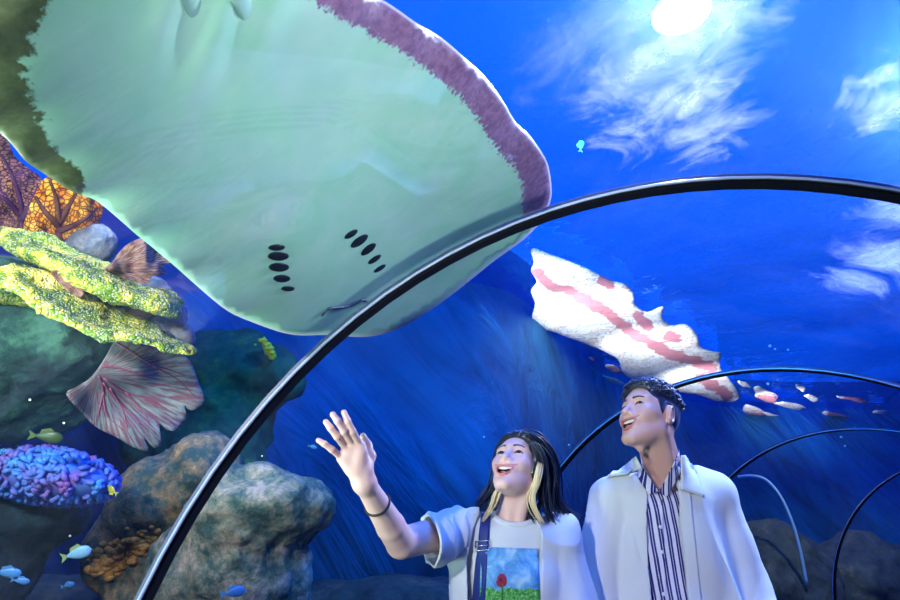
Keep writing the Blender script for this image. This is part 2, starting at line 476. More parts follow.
# the water itself: clear, faintly hazy, forward scattering
t = NT('hazy_water'); vs = t.n('VolumeScatter', {'Color': (.22, .68, 1.0), 'Density': .018, 'Anisotropy': .80}).outputs[0]
va = t.n('VolumeAbsorption', {'Color': (.15, .62, .95), 'Density': .035}).outputs[0]
ad = t.n('AddShader', {0: vs, 1: va}).outputs[0]; t.t.links.new(ad, t.out.inputs['Volume'])
mb = MB(); mb.box((2.6, 2.4, 2.05), (11.2, 11.2, 2.12)); # the air of the tunnel is left out of the water
pv, pf = [], []
ring = list(prof(R0+.056)); m = len(ring); kk = 0
for i in range(5):
    o0, u0, w0 = frame(i); o1, u1, w1 = frame(i+1); L = np.linalg.norm(o1-o0)
    for k in range(12 if i < 4 else 13):
        s = k/12; h00 = 2*s**3-3*s*s+1; h10 = s**3-2*s*s+s; h01 = -2*s**3+3*s*s; h11 = s**3-s*s
        o = h00*o0+h10*L*w0+h01*o1+h11*L*w1; u = (1-s)*u0+s*u1; u /= np.linalg.norm(u)
        for p in ring: pv.append(o+u*p[0]+np.array([0, 0, p[1]+.002]))
        kk += 1
for k in range(kk-1):
    for j in range(m): pf.append((k*m+j, k*m+(j+1) % m, k*m+m+(j+1) % m, k*m+m+j))
pf += [tuple(range(m))[::-1], tuple((kk-1)*m+j for j in range(m))]
bm = bmesh.new(); bv = [bm.verts.new(tuple(x)) for x in pv]
for q in pf: bm.faces.new([bv[i] for i in q])
bmesh.ops.recalc_face_normals(bm, faces=bm.faces)
for q in bm.faces: q.normal_flip()
bm.verts.index_update(); mb.add([x.co[:] for x in bm.verts], [[x.index for x in q.verts] for q in bm.faces]); bm.free()
wb = mb.build('water_body', t.m, None, False); tag(wb, None, None, None, 'structure')
# ------------------------------------------------------------------ lights
w = bpy.data.worlds.new('world'); bpy.context.scene.world = w; w.use_nodes = True
w.node_tree.nodes['Background'].inputs[0].default_value = (.55, .85, 1, 1); w.node_tree.nodes['Background'].inputs[1].default_value = 1.0
def aim(o, to): o.rotation_euler = (Vector(to)-o.location).to_track_quat('-Z', 'Y').to_euler()
def spot(name, loc, to, power, col, ang=60, rad=.06, blend=.6):
    l = bpy.data.lights.new(name, 'SPOT'); l.energy = power; l.color = col; l.spot_size = math.radians(ang); l.spot_blend = blend; l.shadow_soft_size = rad
    o = bpy.data.objects.new(name, l); C.objects.link(o); o.location = loc; aim(o, to); return o
def area(name, loc, to, power, col, sx, sy=None):
    l = bpy.data.lights.new(name, 'AREA'); l.energy = power; l.color = col; l.size = sx
    if sy: l.shape = 'RECTANGLE'; l.size_y = sy
    o = bpy.data.objects.new(name, l); C.objects.link(o); o.location = loc; aim(o, to); return o
def tank_lamp(loc, r, label, strength):
    e = empty('tank_lamp', loc, label, 'lamp', 'lamps above the water')
    m = MB(); c = np.array(loc); pts = [c+np.array([0, 0, z]) for z in (.03, .05, .12, .3, .34)]
    m.tube(pts, [r*.9, r*.9, r*.85, r*.6, r*.55], 28); m.build('housing', m_dark, e)
    k = MB(); k.ball(c+np.array([0, 0, -.01]), (r, r, .05), None, 28, 8)
    t = NT('lamp_glow'); em = t.n('Emission', {'Color': (.85, .95, 1), 'Strength': strength}).outputs[0]
    k.build('lens', t.done(em), e)
m_dark = plain('dark_metal', (.02, .022, .03), .4)
tank_lamp(P(681, 12, 4.35), .20, 'bright round lamp shining down through the water over the tunnel', 260)
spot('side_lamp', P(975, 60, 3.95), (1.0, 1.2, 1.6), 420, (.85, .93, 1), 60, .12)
spot('key_light', (-1.7, -1.7, 2.0), (.42, 2.1, 1.4), 225, (1.0, .93, .92), 40, .07)
spot('tunnel_fill', (.6, -.4, 1.5), (.45, 2.1, 1.35), 4, (.75, .85, 1.0), 62, .2)  # added fill spot for the couple
spot('ray_fill', (.95, -.9, .5), (-.05, 1.25, 2.4), 150, (.92, .98, .98), 40, .1, .9)  # added spot that brightens the ray's underside from inside the tunnel
spot('ray_light', (-2.3, 1.7, .6), (-.5, 1.2, 2.4), 125, (.8, 1.0, .86), 75, .15)
spot('haze_fill_spot', P(690, -45, 3.3), on_vault(670, 75), 420, (.86, .88, 1), 40, .05, .9)  # added spot that brightens the glow patches on the acrylic
spot('top_blue', (1.0, 1.6, 3.7), (.45, 2.1, 1.6), 110, (.1, .3, 1.0), 36, .1)
q = P(862, 570, 9.4); spot('far_rock_light', (4.6, 6.9, 3.9), tuple(q), 260, (.9, .8, .6), 60, .1)
spot('ray_light', (-1.9, .0, .5), (-.7, 1.9, 2.7), 175, (.74, 1.0, .76), 75, .25)
spot('reef_light', (-1.5, .6, 2.05), (-1.9, 2.7, 2.0), 135, (1.0, .96, .86), 70, .1)
spot('boulder_light', (-1.6, 2.0, 3.2), (-1.5, 3.7, 1.4), 110, (.8, .95, 1.0), 60, .2)
spot('wall_light', (.8, 1.8, 3.9), (.6, 8, 2.0), 260, (.03, .55, 1.0), 110, .4)
spot('rim_light', (3.1, 2.6, 3.3), (.5, 2.1, 1.5), 120, (.1, .28, 1.0), 50, .2)
# ------------------------------------------------------------------ the ray over the vault
XC, ZR, RR = 1.225, .18, 2.40
def drape(p2, lift=0.0):
    """where lines of sight meet a broad half-pipe that hugs the vault: the ray glides over the tunnel bent to its curve"""
    A = np.array([P(a, b, 1.0) for a, b in p2])-np.array([0, 0, CAMZ]); R = RR+lift
    a = A[:, 0]**2+A[:, 2]**2; b = 2*(A[:, 0]*(-XC)+A[:, 2]*(CAMZ-ZR)); c = XC**2+(CAMZ-ZR)**2-R*R
    t = (-b+np.sqrt(b*b-4*a*c))/(2*a)
    X = A*t[:, None]+np.array([0, 0, CAMZ])
    N = np.stack([X[:, 0]-XC, 0*t, X[:, 2]-ZR], 1); N /= np.linalg.norm(N, axis=1)[:, None]
    return X, N
ray_px = [(345, 337), (372, 335), (398, 326), (430, 308), (462, 284), (492, 260), (522, 238), (540, 220), (551, 200), (552, 182), (546, 160), (533, 140), (520, 128), (510, 113),
          (498, 93), (480, 72), (458, 52), (436, 36), (405, 15), (378, 0), (340, -22), (295, -52), (250, -92), (205, -130), (160, -142), (115, -140), (70, -118), (30, -84), (-5, -40), (-28, 10), (-38, 60), (-30, 100),
          (-12, 125), (8, 140), (28, 163), (60, 184), (100, 204), (138, 236), (170, 262), (198, 287), (220, 305), (245, 320), (270, 328), (300, 333)]
ray_poly = spline(ray_px, 5, True)
ray = empty('ray', drape([(300, 170)])[0][0], 'huge pale green underside of a ray gliding over the tunnel', 'ray')
t = NT('ray_skin')
ed, px, py, sd = t.attr('edge'), t.attr('px'), t.attr('py'), t.attr('side')
pos = t.obj()
jag = t.noise(t.map(pos, (1, 1, 1)), 80, 3, .55); jag2 = t.noise(pos, 7, 3, .6)
belly = t.mix(t.ramp(jag2, [(.35, 0.0), (.7, 1.0)]), srgb(166, 222, 186), srgb(190, 228, 204))
belly = t.mix(t.ramp(t.noise(t.map(pos, (1, 1, 1)), 2.2, 4, .6, .5), [(.5, 0.0), (.75, .45)]), belly, srgb(176, 196, 204))
mg = t.attr('margin')
k = t.math('ADD', mg, t.math('MULTIPLY', t.math('SUBTRACT', jag, .5), .75))
dark = t.mix(t.attr('hue'), srgb(108, 116, 76), srgb(164, 118, 152))
dark = t.mix(t.ramp(t.noise(pos, 42, 3, .7), [(.4, 0.0), (.62, .65)]), dark, t.mix(t.attr('hue'), srgb(66, 82, 50), srgb(108, 70, 114)))
colr = t.mix(t.ramp(k, [(.88, 0.0), (1.0, 1.0)]), dark, belly)
rim = t.ramp(t.math('MULTIPLY', ed, .1), [(.1, 1.0), (.24, 0.0)])
colr = t.mix(t.math('MULTIPLY', rim, t.attr('hue')), colr, srgb(214, 200, 226))
top = t.ramp(t.n('TexVoronoi', {'Vector': pos, 'Scale': 22}).outputs['Distance'], [(.2, srgb(60, 52, 40)), (.5, srgb(120, 104, 78))])
colr = t.mix(t.math('GREATER_THAN', sd, .5), colr, top)
colr = t.mix(t.ramp(t.math('MULTIPLY', ed, .1), [(.05, 1.0), (.3, 0.0)]), colr, t.mix(t.attr('hue'), belly, srgb(190, 170, 206)))if False else colr
wr = t.noise(t.map(pos, (2, 9, 2), (0, .5, .6)), 3, 4, .55, .6)
m_ray = t.done(t.bsdf(colr, .42, Normal=t.bump(wr, .10, .02), **{'Subsurface Weight': .0}))
def ray_place(p2):
    X, N = drape(p2)
    ed = polydist(p2, ray_poly)
    bulge = .05*(1-np.exp(-ed/60.0))           # belly sags a little towards the tunnel
    # long soft ridges towards the tail root, the raised rim of the mouth, wavy trailing margin
    q = (p2-np.array([205, 0]))@np.array([[.93, .37], [-.37, .93]]).T
    bulge += .010*np.cos(q[:, 0]/9.0)*np.exp(-(q[:, 0]/60)**2-np.maximum(q[:, 1], 0)**2/70**2)
    bulge += .012*np.exp(-((p2[:, 0]-300)/70)**2-((p2[:, 1]-270)/70)**2)
    bulge += .010*np.sin(p2[:, 0]*.06+p2[:, 1]*.085)*np.exp(-ed/22.0)
    for k, y0 in enumerate((128, 140, 150, 158)):
        c = y0+8*np.cos((p2[:, 0]-450)/70.0); bulge += .0035*np.exp(-((p2[:, 1]-c)/2.6)**2)*np.exp(-((p2[:, 0]-430)/70)**4)
    c = 214+(p2[:, 0]-450)*(-.05); bulge += .003*np.exp(-((p2[:, 1]-c)/3)**2)*np.exp(-((p2[:, 0]-465)/45)**4)
    return X-N*bulge[:, None], N
body = sheet('disc', ray_poly, ray_place, 7.0, lambda e, p: .010+.17*(1-np.exp(-e/75.0)), m_ray, ray)
me = body.data; nv = len(me.vertices)
g = lambda k: np.array([d.value for d in me.attributes[k].data])
px_, py_, ed_ = g('px'), g('py'), g('edge')
def near(poly_part):
    q = np.stack([px_, py_], 1); d = np.full(nv, 1e9)
    for i in range(len(poly_part)-1):
        a, b = np.array(poly_part[i], float), np.array(poly_part[i+1], float); ab = b-a
        tt = np.clip(((q-a)@ab)/(ab@ab), 0, 1); d = np.minimum(d, np.linalg.norm(q-a-tt[:, None]*ab, axis=1))
    return d
dr = near(ray_px[8:26]); dl = near(ray_px[26:36])
mar = np.minimum(dr/33.0, dl/np.interp(py_, [0, 90, 135, 180], [54.0, 50.0, 30.0, 22.0]))
for nm, val in (('margin', np.clip(mar, 0, 3)), ('hue', (px_ > 200).astype(float))):
    at = me.attributes.new(nm, 'FLOAT', 'POINT'); at.data.foreach_set('value', val.astype(np.float32))
m_slit = plain('gill_dark', srgb(14, 22, 34), .5)
def on_ray(pts, out=.0):
    X, N = ray_place(np.array(pts, float)); return X-N*out
def slit(name, c, ang, L, W):
    ca, sa = math.cos(math.radians(ang)), math.sin(math.radians(ang))
    X = on_ray([c, (c[0]+ca, c[1]+sa), (c[0]-sa, c[1]+ca)])
    u = X[1]-X[0]; v = X[2]-X[0]; lu, lv = np.linalg.norm(u), np.linalg.norm(v)
    u /= lu; v = v-u*(u@v); v /= np.linalg.norm(v); w = np.cross(u, v)
    m = MB(); m.ball(X[0], (L*lu, W*lv, .004), np.stack([u, v, w], 1), 14, 8); m.build(name, m_slit, ray)
for c, a, L, W in [((265.5, 236), 2, 8, 3), ((267.5, 245), 6, 10, 4.2), ((268.5, 256.5), 8, 9.5, 4.2), ((272, 268.5), 10, 8, 3.6), ((279, 279.5), 10, 6.5, 2.6),
                   ((341, 222.5), -22, 7.5, 3), ((350, 230), -24, 10, 4.2), ((360, 239), -26, 9, 4), ((367, 250), -24, 7.5, 2.8), ((373, 260), -24, 7, 2.3)]:
    slit('gill_slit', c, a, L, W)
m = MB(); m.tube(on_ray(spline([(316, 309), (319, 304), (324, 301), (338, 300), (350, 295.5), (356, 293), (362, 296), (368, 301)], 4), .002), [.004]*6+[.006]*17+[.005]*6, 8)
m.build('mouth', plain('mouth_dark', srgb(40, 58, 92), .5), ray)
m_fin = plain('pelvic_skin', srgb(176, 218, 200), .45)
for c, ang in (((176, -22), 70), ((222, -26), 62)):
    ca, sa = math.cos(math.radians(ang)), math.sin(math.radians(ang))
    X = on_ray([c, (c[0]+ca, c[1]+sa), (c[0]-sa, c[1]+ca)]); u = X[1]-X[0]; v = X[2]-X[0]; s = np.linalg.norm(u)
    u = u/s; v = v-u*(u@v); v /= np.linalg.norm(v)
    m = MB(); m.ball(X[0]+np.cross(u, v)*0, (52*s, 12*s, .011), np.stack([u, v, np.cross(u, v)], 1), 18, 12); m.build('pelvic_fin', m_fin, ray)
Xt, Nt = drape([(150, -128), (135, -160)], .05)
m = MB(); dv = Xt[1]-Xt[0]; dv /= np.linalg.norm(dv)
m.tube([Xt[0]+dv*s+np.array([.03*math.sin(3*s), 0, .12*s*s]) for s in np.linspace(-.1, 1.5, 24)], np.linspace(.045, .006, 24), 10); m.build('tail', plain('tail_skin', srgb(88, 76, 60), .5), ray)

# ------------------------------------------------------------------ reef
def px_ell(p, px, py, d, rx, ry, rz):
    c = P(px, py, d); k = d/F
    return ell(p, c, (rx*k, rz, ry*k))
def rock(name, blobs, h, mat, label, cat, legs=(), amp=.05, freq=4.0, seed=1, k=.12, fine=.012):
    def fn(p):
        s = None
        for b in blobs:
            e = px_ell(p, *b); s = e if s is None else smin(s, e, k)
        for (a, b2, ra, rb) in legs: s = smin(s, cone(p, a, b2, ra, rb), k)
        n = fbm(p*freq, 4, seed)
        return s-amp*n-fine*(1-np.abs(vnoise(p*freq*5, seed+9)))
    lo = np.full(3, 1e9); hi = -lo
    for b in blobs:
        c = P(*b[:3]); q = np.array([b[3]*b[2]/F, b[5], b[4]*b[2]/F])+amp*1.6; lo = np.minimum(lo, c-q); hi = np.maximum(hi, c+q)
    for (a, b2, ra, rb) in legs:
        r = max(ra, rb)+amp
        lo = np.minimum(lo, np.minimum(a, b2)-r); hi = np.maximum(hi, np.maximum(a, b2)+r)
    lo[2] = max(lo[2], -.11)
    o = sdf_obj(name, fn, lo, hi, h, mat, None, {'cav': lambda V: fbm(V*freq*2.5, 3, seed+5)})
    c = (lo+hi)/2; rebase(o, (c[0], c[1], lo[2])); tag(o, label, cat); return o, fn
def stone_mat(name, stops, scale=6, rough=.9, bump=.6):
    t = NT(name); pos = t.obj(); n1 = t.noise(pos, scale, 6, .65, .4); n2 = t.noise(pos, scale*5, 4, .7)
    col = t.ramp(t.mix(.35, n1, n2), stops)
    return t.done(t.bsdf(col, rough, Normal=t.bump(n2, bump, .02)))
m_ledge = stone_mat('ledge_stone', [(.36, srgb(14, 34, 40)), (.5, srgb(28, 66, 66)), (.62, srgb(58, 104, 88))])
m_deep = stone_mat('deep_stone', [(.36, srgb(8, 22, 34)), (.5, srgb(14, 40, 52)), (.64, srgb(30, 66, 76))])
m_b1 = stone_mat('boulder_stone', [(.34, srgb(22, 50, 56)), (.47, srgb(56, 80, 76)), (.57, srgb(136, 112, 84)), (.68, srgb(196, 166, 120))], 5)
m_b2 = stone_mat('mossy_stone', [(.34, srgb(24, 50, 56)), (.45, srgb(66, 92, 84)), (.54, srgb(128, 128, 108)), (.66, srgb(190, 166, 150))], 7)
m_far = stone_mat('far_stone', [(.35, srgb(16, 30, 44)), (.55, srgb(50, 66, 66)), (.7, srgb(110, 96, 80))], 3)
xl = P(-90, 420, 2.9)
_, f_ledge = rock('reef_ledge', [(-30, 370, 2.85, 120, 72, .42), (45, 338, 2.72, 68, 46, .30), (88, 334, 2.7, 28, 30, .16), (10, 300, 2.8, 60, 40, .25)], .022, m_ledge,
     'dark green overhanging reef ledge under the yellow plate corals', 'rock', [(xl, np.array([xl[0]-.3, xl[1]+.0, -.1]), .3, .35)], .045, 4, 3)
p1 = P(165, 560, 3.75)
_, f_b1 = rock('boulder', [(205, 478, 3.75, 36, 42, .3), (165, 510, 3.75, 48, 52, .34), (122, 553, 3.7, 32, 34, .24), (185, 560, 3.75, 60, 60, .34)], .026, m_b1,
     'tall brown boulder half hidden by the nearest arch rib', 'rock', [(p1, np.array([p1[0], p1[1]+.1, -.1]), .26, .30)], .035, 4.5, 11)
p2 = P(255, 580, 3.3)
rock('boulder', [(283, 505, 3.3, 44, 34, .26), (238, 512, 3.3, 42, 40, .28), (235, 575, 3.3, 62, 45, .3), (190, 575, 3.35, 40, 50, .25)], .024, m_b2,
     'rounded grey-green boulder seen through the panel under the waving hand', 'rock', [(p2, np.array([p2[0]+.05, p2[1]-.05, -.1]), .26, .28)], .035, 5, 21)
p3 = P(0, 540, 3.1)
_, f_base = rock('reef_rock', [(30, 518, 3.1, 50, 22, .26), (-40, 545, 3.1, 70, 60, .35)], .03, m_deep, 'dark rock carrying the blue and violet knobbly coral', 'rock', [(p3, np.array([p3[0]-.25, p3[1]+.1, -.1]), .16, .25)], .04, 4, 31)
p4 = P(60, 640, 4.2)
rock('reef_rock', [(50, 628, 4.2, 150, 42, .5)], .035, m_far, 'low dark rock bank beneath the small pale fish', 'rock', [(p4, np.array([p4[0], p4[1], -.1]), .35, .4)], .05, 3, 41)
p5 = P(225, 390, 5.2)
rock('reef_rock', [(222, 372, 5.2, 62, 42, .4), (200, 430, 5.2, 70, 60, .4), (262, 372, 5.1, 36, 28, .25)], .05, stone_mat('green_far_stone', [(.36, srgb(20, 50, 56)), (.52, srgb(44, 92, 70)), (.66, srgb(90, 130, 60))], 3),
     'dim green rock pillar far behind, below the snout of the ray', 'rock', [(p5, np.array([p5[0], p5[1], -.1]), .35, .5)], .09, 2.5, 51)
for (cx, cy, d, rx, ry, sd, lb) in [(862, 585, 9.6, 70, 46, 61, 'brown rock mound past the farthest arch rib'), (780, 590, 9.3, 60, 62, 71, 'dark rock mound behind the pale curved reflection'), (400, 648, 5.3, 170, 62, 81, 'long dark rock bank far behind the couple')]:
    q = P(cx, cy, d)
    rock('reef_rock', [(cx, cy, d, rx, ry, .7)], .06, m_far, lb, 'rock', [(q-np.array([0, 0, .2]), np.array([q[0], q[1], -.1]), .35, .45)], .12, 2, sd)

# plate corals
def axes(a, b, depth):
    u = b-a; L = np.linalg.norm(u); u = u/L; w = np.asarray(depth, float); w = w-u*(u@w); w /= np.linalg.norm(w); return u, w, np.cross(u, w), L/2
t = NT('plate_coral'); pos = t.obj()
n1 = t.noise(pos, 14, 5, .65); n2 = t.noise(pos, 60, 3, .7); 
vor = t.n('TexVoronoi', {'Vector': pos, 'Scale': 100}).outputs['Distance']
col = t.ramp(n1, [(.36, srgb(54, 96, 14)), (.48, srgb(128, 158, 22)), (.58, srgb(214, 200, 60)), (.68, srgb(238, 226, 140))])
col = t.mix(t.ramp(vor, [(.2, .75), (.45, 0.0)]), col, srgb(226, 226, 206))
m_plate = t.done(t.bsdf(col, .8, Normal=t.bump(vor, .8, .015)))
def plate(a, b, thin, half, lumps, label, seed, depth=(.0, 1, .34)):
    u, w, n, L = axes(a, b, depth); c = (a+b)/2
    def fn(p):
        q = (p-c)@np.stack([u, w, n], 1)
        rr = np.sqrt((q[:, 0]/L)**2+(q[:, 1]/half)**2)
        warp = .035*vnoise(q*6, seed)
        th = thin*np.sqrt(np.clip(1-rr**6, .0, 1))+.006
        e = np.maximum((rr-1)*half, np.abs(q[:, 2]-warp)-th)
        e = smax((rr-1)*half*.9, np.abs(q[:, 2]-warp)-th, .02)
        for l in lumps: e = smin(e, px_ell(p, *l), .05)
        return e-.012*np.abs(vnoise(p*38, seed+3))-.012*vnoise(p*15, seed+1)
    lo = np.minimum(a, b)-np.array([.1, half+.1, .14]); hi = np.maximum(a, b)+np.array([.1, half+.1, .14])
    for l in lumps:
        lc = P(*l[:3]); q = np.array([l[3]*l[2]/F, l[5], l[4]*l[2]/F])+.06; lo = np.minimum(lo, lc-q); hi = np.maximum(hi, lc+q)
    o = sdf_obj('plate_coral', fn, lo, hi, .011, m_plate); rebase(o, tuple(c)); tag(o, label, 'coral'); return o
plate(P(8, 233, 2.62), P(178, 316, 2.5), .030, .20, [(45, 250, 2.6, 26, 9, .1)], 'upper yellow-green plate coral, slanting under the small brown leaf coral', 5)
plate(P(-20, 268, 2.48), P(192, 356, 2.42), .014, .22, [(25, 288, 2.45, 50, 14, .14), (66, 303, 2.45, 22, 9, .1)], 'lower crusty yellow plate coral on top of the dark ledge', 8)
m_lav = stone_mat('lavender_coral', [(.35, srgb(60, 78, 104)), (.5, srgb(104, 112, 132)), (.65, srgb(150, 142, 150))], 9)
rock('lump_coral', [(94, 244, 2.85, 21, 20, .09), (80, 256, 2.85, 18, 14, .09)], .012, m_lav, 'smooth grey lump coral between orange fan and brown leaf coral', 'coral', [], .01, 9, 91, .04, .004)
rock('lump_coral', [(152, 296, 2.72, 20, 18, .08), (168, 318, 2.7, 18, 20, .08), (150, 318, 2.72, 26, 20, .1), (186, 336, 2.66, 8, 9, .05)], .012, m_lav, 'bluish grey lump coral behind the tip of the upper plate coral', 'coral', [], .01, 9, 95, .04, .004)

# sea fans: ribbed sheets
def fan_place(d, tilt, ruf, freq, seed):
    def f(p2):
        c = p2.mean(0)
        dd = d+tilt[0]*(p2[:, 0]-c[0])/F*d+tilt[1]*(p2[:, 1]-c[1])/F*d
        q = np.stack([p2[:, 0]*freq, p2[:, 1]*freq, 0*p2[:, 0]], 1)
        dd = dd+ruf*vnoise(q, seed)
        X = np.array([P(a, b, e) for (a, b), e in zip(p2, dd)])
        return X, np.tile(np.array([0, CT, ST]), (len(X), 1))
    return f
def fan(name, outline, d, mat, label, base, tilt=(.5, .2), ruf=.03, freq=.07, seed=1, thick=.012, step=3.0, branches=(), mb=None, br=.006):
    poly = spline(outline, 3, True)
    e = empty(name, P(base[0], base[1], d), label, 'coral')
    pl = fan_place(d, tilt, ruf, freq, seed)
    c = poly.mean(0)
    def pl2(p2):
        # the same depth field for sheet and branches
        q = np.concatenate([p2, [c]]); dd = d+tilt[0]*(p2[:, 0]-c[0])/F*d+tilt[1]*(p2[:, 1]-c[1])/F*d
        dd = dd+ruf*vnoise(np.stack([p2[:, 0]*freq, p2[:, 1]*freq, 0*p2[:, 0]], 1), seed)
        X = np.array([P(a, b, e_) for (a, b), e_ in zip(p2, dd)])
        return X, np.tile(np.array([0, CT, ST]), (len(X), 1))
    o = sheet('blade', poly, pl2, step, lambda ed, p: np.full(len(ed), thick)*np.clip(.35+ed/6, 0, 1), mat, e, seed)
    me = o.data; q = np.stack([[v.value for v in me.attributes['px'].data], [v.value for v in me.attributes['py'].data]], 1)-np.array(base, float)
    for nm, val in (('fa', np.arctan2(q[:, 1], q[:, 0])), ('fr', np.linalg.norm(q, axis=1))):
        at = me.attributes.new(nm, 'FLOAT', 'POINT'); at.data.foreach_set('value', val.astype(np.float32))
    if branches:
        m = MB()
        for b in branches:
            s = spline(b, 5); X, N = pl2(s); m.tube(X-N*.002, np.linspace(br, br*.35, len(s)), 6)
        m.build('branches', mb, e)
    return e
def fan_mat(name, cell, vein, scale, stripes=False, hi=None, w=(.02, .09)):
    t = NT(name); v = t.n('CombineXYZ', {'X': t.math('MULTIPLY', t.attr('fa'), 60), 'Y': t.attr('fr')}).outputs[0]
    if stripes:
        n = t.noise(t.map(v, (.5, .05, 1)), 1.0*scale, 4, .6, .3); mask = t.ramp(n, [(.42, 0.0), (.56, 1.0)])
        n2 = t.noise(t.map(v, (.25, .12, 1)), .5, 3, .6)
        base = t.mix(t.ramp(n2, [(.35, 0.0), (.65, 1.0)]), cell, hi or cell)
    else:
        nz = t.n('TexNoise', {'Vector': v, 'Scale': .12, 'Detail': 2}).outputs['Color']
        vv = t.mix(.08, t.map(v, (.04*scale, .07*scale, 1)), nz, 'ADD')
        dist = t.n('TexVoronoi', {'Vector': vv, 'Scale': 1.0}, feature='DISTANCE_TO_EDGE').outputs['Distance']
        mask = t.ramp(dist, [(w[0], 0.0), (w[1]*2, 1.0)])
        n2 = t.noise(v, .08, 3, .6); base = t.mix(t.ramp(n2, [(.35, 0.0), (.65, 1.0)]), cell, hi or cell)
    col = t.mix(mask, vein, base)
    sub = t.n('BsdfTranslucent', {'Color': col}).outputs[0]
    return t.done(t.n('MixShader', {0: .4, 1: t.bsdf(col, .7, Normal=t.bump(mask, .5, .01)), 2: sub}).outputs[0])
m_stem = plain('fan_stem', srgb(74, 26, 20), .7)
fan('sea_fan', [(22, 238), (27, 214), (36, 192), (46, 177), (57, 178), (70, 184), (90, 192), (102, 202), (101, 216), (93, 230), (80, 238), (58, 239), (40, 240)], 2.75,
    fan_mat('orange_fan', srgb(255, 150, 16), srgb(110, 34, 10), 3.2, False, srgb(255, 206, 70)), 'bright orange sea fan with dark veins, above the plate corals', (60, 242), (.4, .3), .05, .06, 4,
    branches=[[(60, 242), (59, 222), (57, 200), (50, 180)], [(59, 222), (70, 205), (78, 190)], [(58, 232), (80, 222), (98, 208)], [(59, 226), (44, 210), (36, 196)]], mb=m_stem, br=.016)
fan('sea_fan', [(-30, 150), (-8, 132), (6, 138), (14, 156), (28, 168), (42, 180), (38, 200), (30, 236), (8, 236), (-20, 230)], 2.9,
    fan_mat('purple_fan', srgb(142, 78, 128), srgb(70, 24, 70), 4.6, False, srgb(236, 170, 120)), 'purple sea fan beside the orange one, under the wing edge', (20, 240), (.3, .3), .05, .05, 6,
    branches=[[(20, 240), (22, 210), (14, 180), (2, 155)], [(21, 222), (34, 200), (38, 186)], [(20, 215), (6, 200), (-14, 190)]], mb=plain('purple_stem', srgb(74, 30, 70), .7), br=.016)
fan('leaf_coral', [(105, 270), (112, 262), (124, 247), (140, 238), (154, 235), (160, 240), (168, 243), (165, 249), (172, 252), (167, 258), (171, 262), (162, 266), (165, 274), (152, 276), (148, 283), (134, 282), (120, 277)], 2.58,
    fan_mat('brown_leaf', srgb(176, 124, 120), srgb(96, 44, 40), 2.0, True, srgb(226, 190, 160)), 'brown-pink ruffled leaf coral at the edge of the upper plate', (106, 268), (.5, -.4), .06, .09, 9, step=2.5)
fan('leaf_coral', [(50, 272), (60, 271), (76, 281), (84, 290), (80, 297), (70, 293), (60, 284)], 2.36,
    fan_mat('pink_leaf', srgb(196, 140, 130), srgb(110, 54, 50), 2.0, True, srgb(226, 190, 170)), 'small pink ruffled coral wedged between the two plate corals', (52, 272), (.5, -.2), .03, .12, 12, step=2.0)
fan('sea_fan', [(118, 338), (144, 346), (168, 350), (186, 357), (193, 368), (198, 382), (204, 401), (191, 411), (184, 405), (186, 417), (176, 430), (167, 430), (159, 424), (161, 443), (154, 448), (144, 438), (148, 451), (133, 447), (114, 436), (96, 427), (81, 412), (66, 394), (78, 386), (92, 376), (106, 356)], 2.62,
    fan_mat('pale_fan', srgb(140, 156, 166), srgb(146, 96, 120), .8, True, srgb(176, 182, 188)), 'large pale pink sea fan hanging from the ledge tip, red-veined', (98, 374), (.55, .1), .05, .03, 15, step=3.5,
    branches=[[(99, 376), (103, 386), (104, 400), (108, 416), (123, 430)], [(103, 382), (117, 400), (132, 415), (140, 424)], [(104, 378), (126, 392), (150, 400), (177, 415)], [(102, 366), (120, 368), (144, 376), (156, 379)],
              [(117, 343), (132, 352), (153, 366), (177, 379), (195, 396)], [(104, 392), (100, 408), (98, 420)], [(126, 392), (140, 408), (150, 422)], [(153, 366), (170, 370), (186, 376)], [(110, 388), (122, 408), (128, 428)]], mb=plain('fan_vein', srgb(140, 70, 104), .7), br=.0048)

# knobbly blue coral
t = NT('blue_coral'); n1 = t.noise(t.obj(), 4, 4, .6, .4)
m_blue = t.done(t.bsdf(t.ramp(n1, [(.38, srgb(150, 96, 190)), (.5, srgb(96, 130, 226)), (.6, srgb(70, 165, 245)), (.72, srgb(168, 140, 224))]), .6))
rs = np.random.RandomState(3); m = MB(); c = P(50, 476, 2.9); k = 2.9/F
R = np.array([[1, 0, -.13], [0, 1, 0], [.13, 0, 1]])
m.ball(c, (62*k, .24, 24*k), R.T, 24, 14)
for i in range(520):
    a = rs.normal(size=3); a /= np.linalg.norm(a)
    q = c+R.T@(a*np.array([63*k, .25, 25*k])); ax = rs.normal(size=3); ax -= a*(ax@a)*.7; ax /= np.linalg.norm(ax)
    L = rs.uniform(.014, .03); bend = np.cross(a, ax)*rs.uniform(-.012, .012)
    m.tube([q-ax*L+a*.0, q+bend+a*.012, q+ax*L], [.008, .013, .008], 6)
o = m.build('knob_coral', m_blue); rebase(o, tuple(c)); tag(o, 'blue and violet knobbly coral mound on the dark rock', 'coral')
